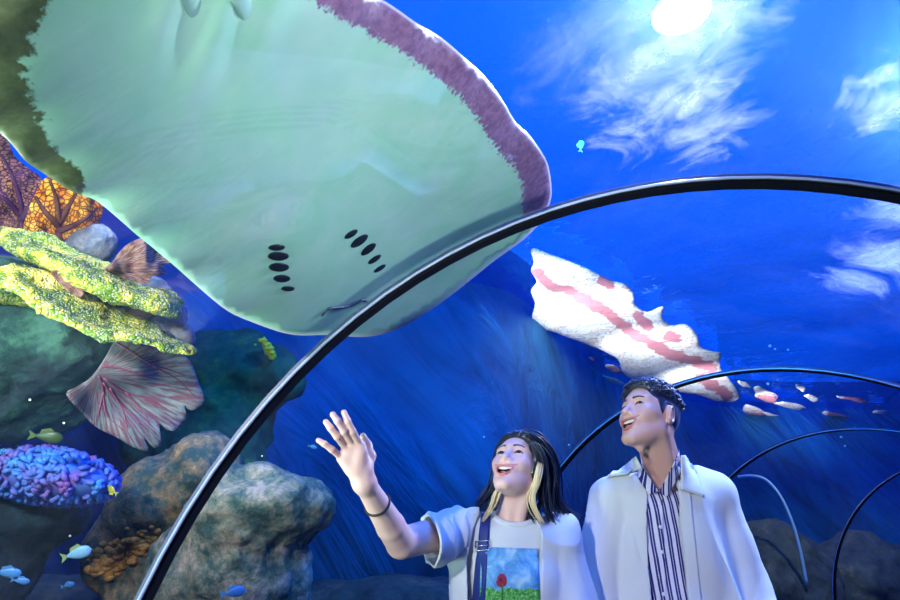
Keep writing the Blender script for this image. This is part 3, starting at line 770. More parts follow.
# orange growth at the foot of the tall boulder
rs = np.random.RandomState(8); m = MB()
for i in range(170):
    s = rs.uniform(0, 1); b = spline([(96, 560), (104, 566), (118, 558), (130, 546), (142, 545), (150, 540)], 10); q2 = b[int(s*(len(b)-1))]+rs.normal(size=2)*np.array([7, 6])
    X = march(f_b1, [q2[0]], [q2[1]], 2.9, 3.75)[0]
    m.ball(X, rs.uniform(.010, .034)*np.array([1, .8, .7]), None, 8, 6)
o = m.build('crust_sponge', stone_mat('orange_sponge', [(.35, srgb(120, 80, 40)), (.55, srgb(196, 140, 70)), (.7, srgb(226, 190, 120))], 14)); tag(o, 'orange-brown crusty sponge at the foot of the tall boulder', 'sponge'); rebase(o, tuple(P(125, 556, 3.5)))
rs = np.random.RandomState(9); m = MB()
for i in range(60):
    s = rs.uniform(-1, 1); m.ball(P(268+5*s+rs.normal()*2, 349+8*s+rs.normal()*2, 4.85+rs.normal()*.03), rs.uniform(.008, .026)*np.array([1, 1, .7]), None, 7, 5)
o = m.build('yellow_coral', plain('yellow_far_coral', srgb(196, 200, 40), .7)); tag(o, 'small yellow coral clump far behind, under the ray snout', 'coral'); rebase(o, tuple(P(270, 349, 4.9)))

# ------------------------------------------------------------------ fish
def fish(c, ang, L, hgt, col, fincol, label, group=None, yaw=0.35):
    c = np.asarray(c, float); a = math.radians(ang)
    e = empty('fish', c, label, 'fish', group)
    right = np.array([1, 0, 0.]); up = np.array([0, -ST, CT]); fw = np.array([0, CT, ST])
    u = math.cos(a)*right+math.sin(a)*up; u = u*math.cos(yaw)+fw*math.sin(yaw); w = -math.sin(a)*right+math.cos(a)*up; s = np.cross(u, w)
    mat = plain('fish_skin', col, .4); mf = plain('fish_fin', fincol, .5)
    n = 14; v = []; f = []; k = 12
    for i in range(n):
        x = i/(n-1); r = (math.sin(math.pi*min(1, x**.72))**.8)*(1-.15*x)+.06
        for j in range(k):
            q = 2*math.pi*j/k; v.append(c+u*(.5-x)*L+w*math.sin(q)*hgt*.5*r+s*math.cos(q)*hgt*.2*r)
    for i in range(n-1):
        for j in range(k): f.append((i*k+j, i*k+(j+1) % k, i*k+k+(j+1) % k, i*k+k+j))
    f += [tuple(range(k))[::-1], tuple((n-1)*k+j for j in range(k))]
    mesh_obj('body', v, f, mat, e)
    def fin(name, pts):
        q = [c+u*x*L+w*y*hgt for x, y in pts]; m = len(q); v = [x+s*hgt*.012 for x in q]+[x-s*hgt*.012 for x in q]
        f = [tuple(range(m)), tuple(range(2*m-1, m-1, -1))]+[(i, m+i, m+(i+1) % m, (i+1) % m) for i in range(m)]
        mesh_obj(name, v, f, mf, e, False)
    fin('tail_fin', [(-.44, .08), (-.72, .42), (-.64, 0), (-.72, -.42), (-.44, -.08)])
    fin('dorsal_fin', [(.2, .42), (0, .75), (-.3, .55), (-.34, .2), (0, .4)])
    m = MB(); m.ball(c+u*.36*L+w*.08*hgt-s*hgt*.12, hgt*.05, None, 6, 5); m.ball(c+u*.36*L+w*.08*hgt+s*hgt*.12, hgt*.05, None, 6, 5); m.build('eye', m_slit, e)
    return e
fish(P(49, 437, 2.55), -12, .105, .05, srgb(60, 84, 50), srgb(80, 104, 56), 'green-brown fish hovering under the ledge, above the blue coral')
fish(P(79, 553, 2.72), 12, .10, .055, srgb(150, 215, 240), srgb(160, 200, 120), 'pale silver-blue fish at the foot of the boulder')
fish(P(112, 490, 2.75), 150, .05, .03, srgb(190, 180, 60), srgb(190, 200, 90), 'tiny yellow fish at the tip of the blue coral')
fish(P(9, 573, 2.6), -14, .095, .045, srgb(90, 170, 230), srgb(90, 160, 220), 'pale blue fish low by the dark rock bank, topmost of three')
fish(P(22, 581, 2.6), -18, .06, .03, srgb(90, 170, 230), srgb(90, 160, 220), 'small blue fish just under a larger blue one')
fish(P(69, 585, 3.2), 8, .055, .03, srgb(80, 150, 210), srgb(80, 150, 210), 'small dim blue fish alone above the rock bank')
fish(P(235, 592, 2.7), 5, .085, .045, srgb(90, 170, 240), srgb(110, 190, 240), 'bright blue fish in front of the grey-green boulder')
fish(P(313, 447, 3.4), -20, .045, .02, srgb(90, 150, 190), srgb(80, 140, 190), 'tiny grey fish beside the raised hand')
fish(P(581, 145, 4.0), 80, .075, .042, srgb(225, 235, 245), srgb(225, 235, 245), 'white fish shape drawn for a small lamp glint above the arch, next to the ray wing')  # a lamp glint, modelled with the fish shape

# ------------------------------------------------------------------ rippling patch under the water surface
def to_level(p2, z):
    A = np.array([P(a, b, 1.0) for a, b in p2])-np.array([0, 0, CAMZ]); return A*((z-CAMZ)/A[:, 2])[:, None]+np.array([0, 0, CAMZ])
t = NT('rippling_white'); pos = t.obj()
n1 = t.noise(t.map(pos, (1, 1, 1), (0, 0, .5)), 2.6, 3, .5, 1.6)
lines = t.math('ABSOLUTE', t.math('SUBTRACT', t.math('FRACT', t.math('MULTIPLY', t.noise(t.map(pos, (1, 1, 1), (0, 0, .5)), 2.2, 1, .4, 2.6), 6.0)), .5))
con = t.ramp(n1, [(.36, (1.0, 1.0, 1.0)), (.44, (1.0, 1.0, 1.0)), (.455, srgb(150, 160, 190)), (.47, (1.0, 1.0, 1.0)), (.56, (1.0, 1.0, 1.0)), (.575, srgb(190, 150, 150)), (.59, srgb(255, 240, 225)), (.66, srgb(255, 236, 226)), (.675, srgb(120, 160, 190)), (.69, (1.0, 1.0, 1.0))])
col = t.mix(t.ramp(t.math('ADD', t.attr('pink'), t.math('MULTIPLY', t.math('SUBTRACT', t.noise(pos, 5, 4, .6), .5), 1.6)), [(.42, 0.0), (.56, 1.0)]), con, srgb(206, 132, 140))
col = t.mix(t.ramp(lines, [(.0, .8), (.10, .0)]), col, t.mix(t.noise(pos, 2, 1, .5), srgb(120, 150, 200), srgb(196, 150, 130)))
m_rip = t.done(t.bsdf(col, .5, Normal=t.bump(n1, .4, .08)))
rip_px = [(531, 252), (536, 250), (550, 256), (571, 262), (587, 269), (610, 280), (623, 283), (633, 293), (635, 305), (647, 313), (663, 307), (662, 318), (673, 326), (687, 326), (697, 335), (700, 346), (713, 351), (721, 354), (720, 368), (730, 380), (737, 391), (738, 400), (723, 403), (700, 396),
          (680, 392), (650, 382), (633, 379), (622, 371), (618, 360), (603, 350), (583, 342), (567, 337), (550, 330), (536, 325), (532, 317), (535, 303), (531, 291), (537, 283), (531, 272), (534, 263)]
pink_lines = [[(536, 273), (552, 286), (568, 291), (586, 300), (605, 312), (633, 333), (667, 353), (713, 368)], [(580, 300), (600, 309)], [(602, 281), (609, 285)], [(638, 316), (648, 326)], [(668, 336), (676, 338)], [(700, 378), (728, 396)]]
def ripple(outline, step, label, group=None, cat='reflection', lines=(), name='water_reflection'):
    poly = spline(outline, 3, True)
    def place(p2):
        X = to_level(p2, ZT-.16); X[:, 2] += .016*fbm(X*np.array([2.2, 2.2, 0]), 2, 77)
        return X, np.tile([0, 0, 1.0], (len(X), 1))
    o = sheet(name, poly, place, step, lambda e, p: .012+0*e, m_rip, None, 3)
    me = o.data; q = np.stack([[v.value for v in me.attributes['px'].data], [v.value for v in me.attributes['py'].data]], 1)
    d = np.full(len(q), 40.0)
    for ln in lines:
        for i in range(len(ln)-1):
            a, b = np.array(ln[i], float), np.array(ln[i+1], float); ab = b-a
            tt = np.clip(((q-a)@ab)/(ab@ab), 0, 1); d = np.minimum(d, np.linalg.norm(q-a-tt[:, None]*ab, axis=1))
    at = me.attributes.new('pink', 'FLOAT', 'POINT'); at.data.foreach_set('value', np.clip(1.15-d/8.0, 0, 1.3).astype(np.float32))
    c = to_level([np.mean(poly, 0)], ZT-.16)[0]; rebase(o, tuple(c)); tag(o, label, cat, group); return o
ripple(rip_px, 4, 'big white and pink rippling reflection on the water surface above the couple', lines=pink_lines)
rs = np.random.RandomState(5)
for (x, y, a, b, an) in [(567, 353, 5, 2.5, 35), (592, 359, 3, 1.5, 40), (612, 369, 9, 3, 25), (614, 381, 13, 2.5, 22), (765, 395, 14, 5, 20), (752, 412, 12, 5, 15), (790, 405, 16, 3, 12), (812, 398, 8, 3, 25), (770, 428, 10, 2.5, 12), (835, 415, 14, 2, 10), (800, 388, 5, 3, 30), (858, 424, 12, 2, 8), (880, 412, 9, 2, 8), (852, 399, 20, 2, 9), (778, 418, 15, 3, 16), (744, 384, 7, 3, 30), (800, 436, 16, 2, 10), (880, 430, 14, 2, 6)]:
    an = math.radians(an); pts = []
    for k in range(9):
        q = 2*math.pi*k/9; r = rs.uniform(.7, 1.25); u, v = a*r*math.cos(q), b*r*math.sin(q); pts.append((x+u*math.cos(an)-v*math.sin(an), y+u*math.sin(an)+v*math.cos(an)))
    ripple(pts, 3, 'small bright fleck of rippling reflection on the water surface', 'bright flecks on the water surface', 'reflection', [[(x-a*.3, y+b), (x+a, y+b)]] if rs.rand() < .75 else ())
area('ripple_light', (1.3, 6.3, 2.75), tuple(to_level([(635, 330)], ZT)[0]), 150, (1, .97, .95), 1.2) if False else None
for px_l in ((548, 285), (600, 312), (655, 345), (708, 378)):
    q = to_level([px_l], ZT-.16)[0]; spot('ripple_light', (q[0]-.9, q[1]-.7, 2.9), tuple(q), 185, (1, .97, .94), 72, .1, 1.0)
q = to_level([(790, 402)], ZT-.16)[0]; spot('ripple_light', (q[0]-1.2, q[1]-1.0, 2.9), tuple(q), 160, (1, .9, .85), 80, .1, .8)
# pale arch reflection modelled as a tube, and bubbles
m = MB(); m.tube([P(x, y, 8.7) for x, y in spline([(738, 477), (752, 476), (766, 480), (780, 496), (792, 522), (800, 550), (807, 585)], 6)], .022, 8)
o = m.build('arch_reflection', plain('pale_arch_reflection', srgb(140, 190, 240), .35)); tag(o, 'thin pale blue tube standing in for the arch reflection, curving down the dark reef past the coat', 'arch_reflection'); rebase(o, tuple(P(807, 585, 8.7)))
m_bub = plain('bubble', (.85, .93, 1.0), .1)
for x, y, d, r in [(768, 384, 5, .012), (775, 397, 5, .010), (841, 437, 6, .012), (845, 446, 6, .010), (855, 428, 6, .012), (788, 350, 5.5, .01), (770, 346, 5.5, .014), (775, 349, 5.5, .009), (484, 437, 4, .006), (569, 445, 4.2, .007), (30, 400, 2.4, .005), (64, 423, 2.4, .005), (70, 536, 2.9, .006), (262, 456, 3, .004)]:
    m = MB(); m.ball(P(x, y, d), r, None, 8, 6); o = m.build('bubble', m_bub); rebase(o, tuple(P(x, y, d))); tag(o, 'tiny pale bubble drifting in the blue water', 'bubble', 'bubbles in the water')
# ------------------------------------------------------------------ people
def rod(w):
    w = np.asarray(w, float); a = np.linalg.norm(w)+1e-12; k = w/a; K = np.array([[0, -k[2], k[1]], [k[2], 0, -k[0]], [-k[1], k[0], 0]])
    return np.eye(3)+math.sin(a)*K+(1-math.cos(a))*K@K
HW = dict(R=rod([-.4643, .1783, -.5185]), c=np.array([.2143, 1.9954, 1.4270]), s=.94)
HM = dict(R=rod([-.3516, .1131, -1.0239]), c=np.array([.6594, 2.0422, 1.5966]), s=1.0)
def loc(H, p): return (p-H['c'])@H['R']/H['s']
def wld(H, q): return np.asarray(q, float)@H['R'].T*H['s']+H['c']
EY, EX, EZ = -.0685, .0315, .009
def eye_curve(x): return 26*(np.abs(x)-EX)**2
def mouth_z(x, up): return -.0585+up*x**2
def head_sdf(q, fem):
    ax = np.abs(q[:, 0]); s = np.stack([ax, q[:, 1], q[:, 2]], 1)        # mirrored half
    d = ell(q, (0, .014, .034), (.0755, .094, .09))
    d = smin(d, ell(q, (0, -.028, -.005), (.0655, .062, .088)), .03)
    jw = .038 if fem else .048
    jaw = cone(s, (jw, -.004, -.056), (.012, -.073, -.104 if fem else -.108), .020, .0155 if fem else .018)
    d = smin(d, jaw, .03)
    d = smin(d, ell(q, (0, -.04, -.07), (.043, .045, .04)), .03)
    d = smin(d, ell(s, (.047, -.050, -.016), (.020, .024, .018)), .022)     # cheekbone
    d = smin(d, ell(s, (.036, -.064, -.033), (.019, .020, .017)), .016)     # raised smiling cheek
    d = smin(d, ell(q, (0, -.08, -.052), (.032, .016, .026)), .014)          # muzzle
    d = smin(d, ell(q, (0, -.080, -.108), (.015, .013, .011)), .016)         # chin pad
    d = smin(d, cone(s, (.0, -.078, .030), (.045, -.062, .031), .013, .010), .016)   # brow
    d = smax(d, -ell(s, (.0315, -.098, .009), (.020, .020, .0125)), .014)     # socket
    # nose
    n = cone(q, (0, -.080, .018), (0, -.099 if fem else -.101, -.022), .0085, .0115)
    n = smin(n, ell(q, (0, -.102, -.027), (.0115, .0105, .0095)), .008)
    n = smin(n, ell(s, (.0135, -.090, -.030), (.0085, .0105, .0085)), .006)
    n = smax(n, -ell(s, (.0066, -.0985, -.0395), (.0042, .0065, .0055)), .003)
    d = smin(d, n, .010)
    # lids
    lid = ell(s, (EX, EY, EZ), (.0165, .0135, .0122))
    d = smin(d, lid, .005)
    zz = q[:, 2]-(EZ+.0012)+eye_curve(ax)
    sl = ell(np.stack([ax-EX, q[:, 1]-(EY-.014), zz], 1), (0, 0, 0), (.0140, .012, .0035))
    d = smax(d, -sl, .0015)
    # open laughing mouth
    up = 10.0
    z = q[:, 2]-mouth_z(q[:, 0], up)
    ys = -.0955+13*q[:, 0]**2
    hw, ht, hb = (.0258, .0065, .0225)
    hh = np.where(z > 0, ht, hb)
    e = np.sqrt((q[:, 0]/hw)**2+(z/hh)**2)
    ring = np.sqrt((np.abs(e-1.06)*hh*1.0)**2+((q[:, 1]-ys)*.9)**2)-np.where(z > 0, .0026, .0036)*np.clip(1.15-(ax/.034)**2, .35, 1)
    d = smin(d, ring, .004)
    cut = np.maximum((e-1)*hh, np.abs(q[:, 1]-ys)-.030)
    d = smax(d, -cut, .003)
    # ear
    t = np.array([[math.cos(.42), math.sin(.42), 0], [-math.sin(.42), math.cos(.42), 0], [0, 0, 1]])
    w = (s-np.array([.0765, .012, -.002]))@t.T
    ear = ell(w, (0, .004, .004), (.0065, .0185, .0285)); ear = smin(ear, ell(w, (0, -.004, -.022), (.006, .010, .012)), .008)
    rimc = np.abs(np.sqrt((w[:, 1]-.004)**2/.0185**2+(w[:, 2]-.004)**2/.0285**2)-.92)*.02
    ear = smin(ear, np.sqrt(rimc**2+(w[:, 0]-.0055)**2)-.0035, .003)
    ear = smax(ear, -ell(w, (.009, -.001, -.003), (.0075, .0085, .014)), .004)
    d = smin(d, ear, .006)
    return d
def hand_cones(wr, palm_n, joints, thumb):
    """joints: four lists of finger points from knuckle to tip; radii follow"""
    out = []
    for j, (pts, r) in enumerate(joints):
        rr = np.linspace(r*1.12, r*.82, len(pts))
        for a, b, ra, rb in zip(pts[:-1], pts[1:], rr[:-1], rr[1:]): out.append((a, b, ra, rb))
    tp, r = thumb
    rr = np.linspace(r*1.35, r*.85, len(tp))
    for a, b, ra, rb in zip(tp[:-1], tp[1:], rr[:-1], rr[1:]): out.append((a, b, ra, rb))
    return out
def relaxed_hand(wr, down, fwd, side):
    """hanging hand, slightly curled: down = along the forearm, fwd = where the palm's thumb edge points, side = palm normal"""
    J = []
    for i, (o, L) in enumerate(((.030, .062), (.010, .072), (-.010, .068), (-.028, .054))):
        k = wr+down*.085+fwd*o; p1 = k+down*L*.5+side*L*.12; p2 = p1+down*L*.28+side*L*.2; p3 = p2+down*L*.14+side*L*.2
        J.append(([k, p1, p2, p3], .0088))
    t0 = wr+down*.025+fwd*.026; t1 = t0+down*.04+fwd*.022+side*.012; t2 = t1+down*.032+fwd*.004+side*.008
    cones = hand_cones(wr, side, J, ([t0, t1, t2], .0095))
    palm = [(wr, wr+down*.085+fwd*o, .019, .014) for o in (.028, .009, -.009, -.026)]
    return cones, palm
def body_fn(H, fem, b):
    """one skin: head, neck, trunk, arms, hands, legs"""
    def fn(p):
        q = loc(H, p)
        d = np.full(len(p), 1e3)
        box = np.abs(q-np.array([0, -.005, .01])).max(1) < .2
        far = np.linalg.norm(q-np.array([0, 0, 0]), axis=1)-.15
        d = far*H['s']
        if box.any(): d[box] = head_sdf(q[box], fem)*H['s']
        nk = cone(p, wld(H, (0, .026, -.045)), b['neck'], .049*H['s'] if fem else .057, b['nr'])
        if not fem: nk = smin(nk, ell(p, wld(H, (0, -.026, -.118)), (.011, .011, .016)), .02)
        sc = smin(cone(p, wld(H, (.045, .015, -.06)), b['neck']+np.array([.012, -.05, -.02]), .014, .012), cone(p, wld(H, (-.045, .015, -.06)), b['neck']+np.array([-.012, -.05, -.02]), .014, .012), .01)
        nk = smin(nk, sc, .02)
        d = smin(d, nk, .022)
        t = cone(p, b['shR'], b['shL'], b['sr'], b['sr'])
        t = smin(t, cone(p, b['neck']+np.array([0, .01, -.03]), b['shR'], .045, .034), .03); t = smin(t, cone(p, b['neck']+np.array([0, .01, -.03]), b['shL'], .045, .034), .03)
        t = smin(t, ell(p, b['chest'], b['chr']), .06); t = smin(t, ell(p, b['pelvis'], b['per']), .08)
        t = smin(t, cone(p, b['chest'], b['pelvis'], b['chr'][1]*.8, b['per'][1]*.8), .05)
        for s in 'RL':
            t = smin(t, cone(p, b['hip'+s], b['kn'+s], .078, .052), .04); t = smin(t, cone(p, b['kn'+s], b['an'+s], .05, .036), .02)
            t = smin(t, cone(p, b['an'+s], b['an'+s]+np.array([0, -.14, -.05]), .036, .03), .03)
        d = smin(d, t, .035)
        for s in 'RL':
            a = cone(p, b['sh'+s], b['el'+s], b['ar'][0], b['ar'][1])
            mid = b['el'+s]+(b['wr'+s]-b['el'+s])*.3
            f = smin(cone(p, b['el'+s], mid, b['ar'][1]*.98, b['ar'][2]), cone(p, mid, b['wr'+s], b['ar'][2], b['ar'][3]), .006)
            a = smin(a, f, .005)
            hc, pc = b['hand'+s]
            h = None
            for c in pc: e = cone(p, *c); h = e if h is None else smin(h, e, .012)
            for c in hc[-2:]: h = smin(h, cone(p, *c), .012)
            fg = None
            for k in range(0, len(hc)-2, 3):
                e = smin(smin(cone(p, *hc[k]), cone(p, *hc[k+1]), .004), cone(p, *hc[k+2]), .004); fg = e if fg is None else np.minimum(fg, e)
            h = smin(h, fg, .0045)
            a = smin(a, h, .018); d = smin(d, a, .03)
        return d
    return fn
def lipfield(H, fem):
    def f(V):
        q = loc(H, V); z = q[:, 2]-mouth_z(q[:, 0], 10.0); hh = np.where(z > 0, .0065, .0225)
        e = np.sqrt((q[:, 0]/.0265)**2+(z/hh)**2); ys = -.0955+13*q[:, 0]**2
        r = np.where(np.abs(e-1.08)*hh < .0040, 1.0, 0)*(np.abs(q[:, 1]-ys) < .011)*(e > .85)
        return r
    return f
def mouthfield(H):
    def f(V):
        q = loc(H, V); z = q[:, 2]-mouth_z(q[:, 0], 10.0); hh = np.where(z > 0, .0065, .0225)
        e = np.sqrt((q[:, 0]/.0265)**2+(z/hh)**2); ys = -.0955+13*q[:, 0]**2
        return ((e < 1.03) & (q[:, 1] > ys+.0055) & (q[:, 1] < ys+.05)).astype(float)
    return f
def skin_mat(name, c0, c1, lip):
    t = NT(name); n = t.noise(t.obj(), 30, 3, .6)
    col = t.mix(n, c0, c1); col = t.mix(t.attr('lip'), col, lip); col = t.mix(t.attr('mouth'), col, srgb(70, 16, 24))
    return t.done(t.bsdf(col, .42, **{'Subsurface Weight': .12, 'Subsurface Radius': (.012, .005, .003), 'Subsurface Scale': 1.0, 'Specular IOR Level': .45}))
m_teeth = plain('teeth', srgb(238, 236, 232), .25)
m_eyew = None
t = NT('eyeball'); q = t.attr('iris'); m_eye = t.done(t.bsdf(t.ramp(q, [(.0, srgb(16, 10, 10)), (.66, srgb(20, 12, 10)), (.74, srgb(40, 26, 22)), (.82, srgb(190, 186, 190))]), .15))
def onface(x, z, fem, off=0.0):
    q = np.stack([x, np.full_like(x, -.16), z], 1)
    for _ in range(40): q[:, 1] += head_sdf(q, fem)*.8
    q[:, 1] -= off; return q
def face_parts(root, H, fem, gaze, hairm):
    s = H['s']
    for sx in (-1, 1):
        c = np.array([sx*EX, EY+.0008, EZ]); m = MB(); m.ball((0, 0, 0), .0112, None, 20, 14)
        v = np.array(m.v); g = np.array(gaze, float); g /= np.linalg.norm(g)
        o = mesh_obj('eyeball', wld(H, v+c), m.f, m_eye, root, True, {'iris': np.arccos(np.clip(v@g/.0112, -1, 1))})
        k = np.linspace(-1, 1, 15); m = MB()
        x = EX+k*.0150; z = EZ+.0012-eye_curve(x)+.0035*np.sqrt(np.clip(1-(k*.98)**2, 0, 1))
        pts = wld(H, onface(sx*x, z+.0008, fem, -.0002)); m.tube(pts, np.interp(np.abs(k), [0, .6, 1], [.0024, .0022, .0012])*s, 6)
        m.build('eyelash', hairm, root)
        m = MB(); k = np.linspace(0, 1, 14)
        for j in range(5):
            x = .014+k*.034; z = .0285+(.0075 if fem else .006)*np.sin(k*2.4)-.004*k+(j-2)*.0009*(1-k*.6); m.tube(wld(H, onface(sx*x, z, fem, .0002)), np.linspace(.0019, .0007, 14)*s*(.85 if fem else 1.25), 5)
        m.build('eyebrow', hairm, root)
    # upper teeth
    v = []; f = []; n = 41; k = np.linspace(-1, 1, n)
    for i, a in enumerate(k):
        x = a*.0235; ys = -.0955+13*x*x+.0048; zt = mouth_z(x, 10.0)+.0072*math.sqrt(max(0, 1-(a*.96)**2)); zb = mouth_z(x, 10.0)-.0026*(1-a*a)-.0008+.0006*abs(math.sin(a*12))
        b = .0008*abs(math.sin(a*12.5))
        for (yy, zz) in ((ys-b, zt), (ys-b-.0006, (zt+zb)/2), (ys-b, zb), (ys+.004, zb), (ys+.004, zt)): v.append((x, yy, zz))
    for i in range(n-1):
        for j in range(5): f.append((i*5+j, i*5+5+j, i*5+5+(j+1) % 5, i*5+(j+1) % 5))
    f += [(0, 1, 2, 3, 4), tuple((n-1)*5+j for j in (4, 3, 2, 1, 0))]
    mesh_obj('teeth', wld(H, np.array(v)), f, m_teeth, root)
    m = MB(); m.ball(wld(H, (0, -.074, -.0705)), np.array([.017, .020, .0055])*s, H['R'], 14, 9); m.build('tongue', plain('tongue', srgb(196, 92, 100), .35), root)
def limb(b, s):
    d = b['wr'+s]-b['el'+s]; d /= np.linalg.norm(d); return d
def scalp(q, prof):
    ys, zs = zip(*prof); return q[:, 2]-np.interp(q[:, 1], ys, zs)

# ================================================================== the woman
W = dict(neck=np.array([.196, 2.062, 1.275]), nr=.052, sr=.042, chest=np.array([.185, 2.085, 1.12]), chr=np.array([.135, .095, .15]), pelvis=np.array([.20, 2.11, .80]), per=np.array([.150, .11, .12]),
         shR=P(452, 530, 1.93), elR=P(401, 543, 1.675), wrR=P(364, 482, 1.515), shL=PY(556, 537, 2.09), elL=np.array([.370, 2.06, .99]), wrL=np.array([.350, 1.93, .79]),
         hipR=np.array([.125, 2.11, .76]), hipL=np.array([.285, 2.11, .76]), knR=np.array([.12, 2.10, .43]), knL=np.array([.29, 2.10, .43]), anR=np.array([.115, 2.13, .09]), anL=np.array([.295, 2.13, .09]),
         ar=(.050, .041, .038, .0245))
def seg(px, d): return [P(a, b, e) for (a, b), e in zip(px, d)]
fing = [(seg([(342, 458), (332, 449.5), (324.5, 444), (318.5, 440.5)], [1.500, 1.475, 1.468, 1.468]), .0076),
        (seg([(346.5, 448.5), (337, 436.5), (330.5, 428), (326, 422)], [1.498, 1.468, 1.460, 1.462]), .0084),
        (seg([(353, 444.5), (344, 431), (337.5, 421), (333, 414.5)], [1.500, 1.466, 1.457, 1.460]), .0087),
        (seg([(360, 445), (352.5, 431.5), (347.5, 421), (344, 412.5)], [1.505, 1.476, 1.466, 1.468]), .0085)]
thumb = (seg([(367, 470), (370.5, 456), (367.5, 445), (363, 436)], [1.510, 1.535, 1.555, 1.560]), .0092)
pc = [(W['wrR'], f[0][0], .0225, .0135) for f in fing]+[(P(357, 470, 1.503), P(361, 452, 1.500), .016, .012), (P(351, 468, 1.503), P(345, 458, 1.498), .014, .011)]
hc = []
for pts, r in fing:
    rr = np.linspace(r*1.12, r*.84, 4)
    for i in range(3): hc.append((pts[i], pts[i+1], rr[i], rr[i+1]))
tp = thumb[0]; hc = hc+[(tp[0], tp[1], .014, .0115), (tp[1], tp[2], .0115, .0095)]
pc = pc+[(tp[2], tp[3], .0095, .008)]
W['handR'] = (hc, pc)
dn = limb(W, 'L'); sd = np.array([-1, 0, 0.]); fw = np.cross(sd, dn); fw /= np.linalg.norm(fw); fw = fw if fw[1] < 0 else -fw
def shrink(c): return c
W['handL'] = relaxed_hand(W['wrL'], dn, fw, sd)
def reorder(hand):
    hc, pc = hand
    th = hc[-2:]; return hc, pc
woman = empty('person', (.2, 2.11, 0), 'laughing person with long dark hair raising one open hand towards the ray', 'person')
wfn = body_fn(HW, True, W)
m_wskin = skin_mat('skin_fair', srgb(238, 198, 190), srgb(230, 182, 174), srgb(208, 132, 132))
ALLW = [W[k] for k in W if k[:2] in ('sh', 'el', 'wr', 'hi', 'kn', 'an', 'ne')]+[HW['c']]
lo = np.min(ALLW, 0)-np.array([.16, .19, .10]); hi = np.max(ALLW, 0)+np.array([.15, .12, .16]); lo[2] = .0; lo[0] = min(lo[0], P(318, 440, 1.468)[0]-.02); lo[1] = P(345, 412, 1.46)[1]-.14
hi[2] = 1.60
sdf_obj('body', wfn, lo, hi, .0028, m_wskin, woman, {'lip': lipfield(HW, True), 'mouth': mouthfield(HW)})
t = NT('hair_black'); n = t.noise(t.map(t.obj(), (1, 1, 1)), 60, 3, .6); m_hair = t.done(t.bsdf(t.mix(n, (.003, .004, .012), (.008, .010, .030)), .34, **{'Specular IOR Level': .7, 'Sheen Weight': .25, 'Sheen Tint': (.3, .5, 1, 1)}))
t = NT('hair_blond'); n = t.noise(t.obj(), 70, 3, .6); m_blond = t.done(t.bsdf(t.mix(n, srgb(232, 205, 150), srgb(250, 236, 200)), .4))
face_parts(woman, HW, True, (-.15, -1, .25), m_hair)
WH = [(-.13, .12), (-.085, .088), (-.070, .066), (-.058, .036), (-.047, .000), (-.040, -.02), (-.028, -.035), (.0, -.055), (.03, -.075), (.14, -.09)]
def whair(p):
    q = loc(HW, p)
    base = ell(q, (0, .014, .034), (.0755, .094, .09))
    base = smin(base, ell(q, (0, -.028, -.005), (.0655, .062, .088)), .03)
    th = .013+.005*np.clip(q[:, 2]/.1, 0, 1)
    part = .006*np.exp(-(q[:, 0]+.012)**2/.004**2)*(q[:, 2] > .07)
    d = base-th+part+.0018*np.sin(q[:, 0]*260+q[:, 1]*120+4*np.sin(q[:, 2]*40))
    return smax(d, -scalp(q, WH)*.8, .012)*HW['s']
sdf_obj('hair_cap', whair, HW['c']-.17, HW['c']+.17, .0032, m_hair, woman)
def locks(guides, n, spread, rad, seed, wave=.004):
    rs = np.random.RandomState(seed); m = MB()
    for g in guides:
        pts = spline(np.array([P(*a) for a in g[0]]), 6); sp = g[1] if len(g) > 1 else spread; nn = g[2] if len(g) > 2 else n
        T = np.linspace(0, 1, len(pts))
        for i in range(nn):
            o = rs.normal(size=3)*sp; ph = rs.uniform(0, 6.28); o2 = rs.normal(size=3)*sp*.6
            q = pts+o*(.35+.65*np.sin(np.pi*np.clip(T*.8+.15, 0, 1)))[:, None]+o2*(T**2)[:, None]+wave*np.sin(T*7+ph)[:, None]*np.array([1, .4, 0])
            e = rs.uniform(.88, 1.0); kk = max(4, int(len(q)*e)); q = q[:kk]
            m.tube(q, rad*np.clip(1.15-np.linspace(0, 1, kk)**2.2, .12, 1)*np.clip(.35+np.linspace(0, 1, kk)*4, 0, 1), 5)
    return m
wl = [([(528, 433, 1.92), (541, 440, 1.93), (551, 456, 1.945), (555, 478, 1.95), (557, 500, 1.95), (568, 514, 1.95), (581, 519, 1.95)], .008, 46),
      ([(524, 434, 1.95), (540, 444, 1.98), (549, 462, 2.0), (552, 485, 2.0), (556, 505, 2.0), (566, 524, 2.0)], .014, 46),
      ([(534, 444, 1.9), (541, 458, 1.90), (544, 476, 1.905), (544, 496, 1.90), (548, 514, 1.90), (556, 526, 1.90)], .009, 40),
      ([(537, 462, 1.90), (537, 478, 1.905), (532, 494, 1.90), (530, 510, 1.89), (537, 525, 1.89)], .008, 30),
      ([(535, 475, 1.97), (528, 492, 1.98), (524, 508, 1.97), (530, 522, 1.95)], .010, 24),
      ([(510, 440, 1.99), (502, 462, 2.06), (496, 484, 2.09), (484, 500, 2.10), (474, 514, 2.09)], .014, 40),
      ([(516, 440, 2.0), (506, 465, 2.08), (500, 490, 2.1), (494, 506, 2.08), (488, 520, 2.05)], .013, 36),
      ([(524, 440, 2.02), (520, 465, 2.08), (516, 490, 2.10), (512, 505, 2.10)], .02, 50)]
locks(wl, 30, .01, .0034, 5).build('hair', m_hair, woman)
bl = [([(501, 481, 1.92), (498.5, 488, 1.895), (496.5, 494, 1.885), (493, 504, 1.885), (487.5, 514, 1.885), (482, 523, 1.885)], .0045, 30)]
locks(bl, 30, .004, .0026, 7, .002).build('blond_streak', m_blond, woman)
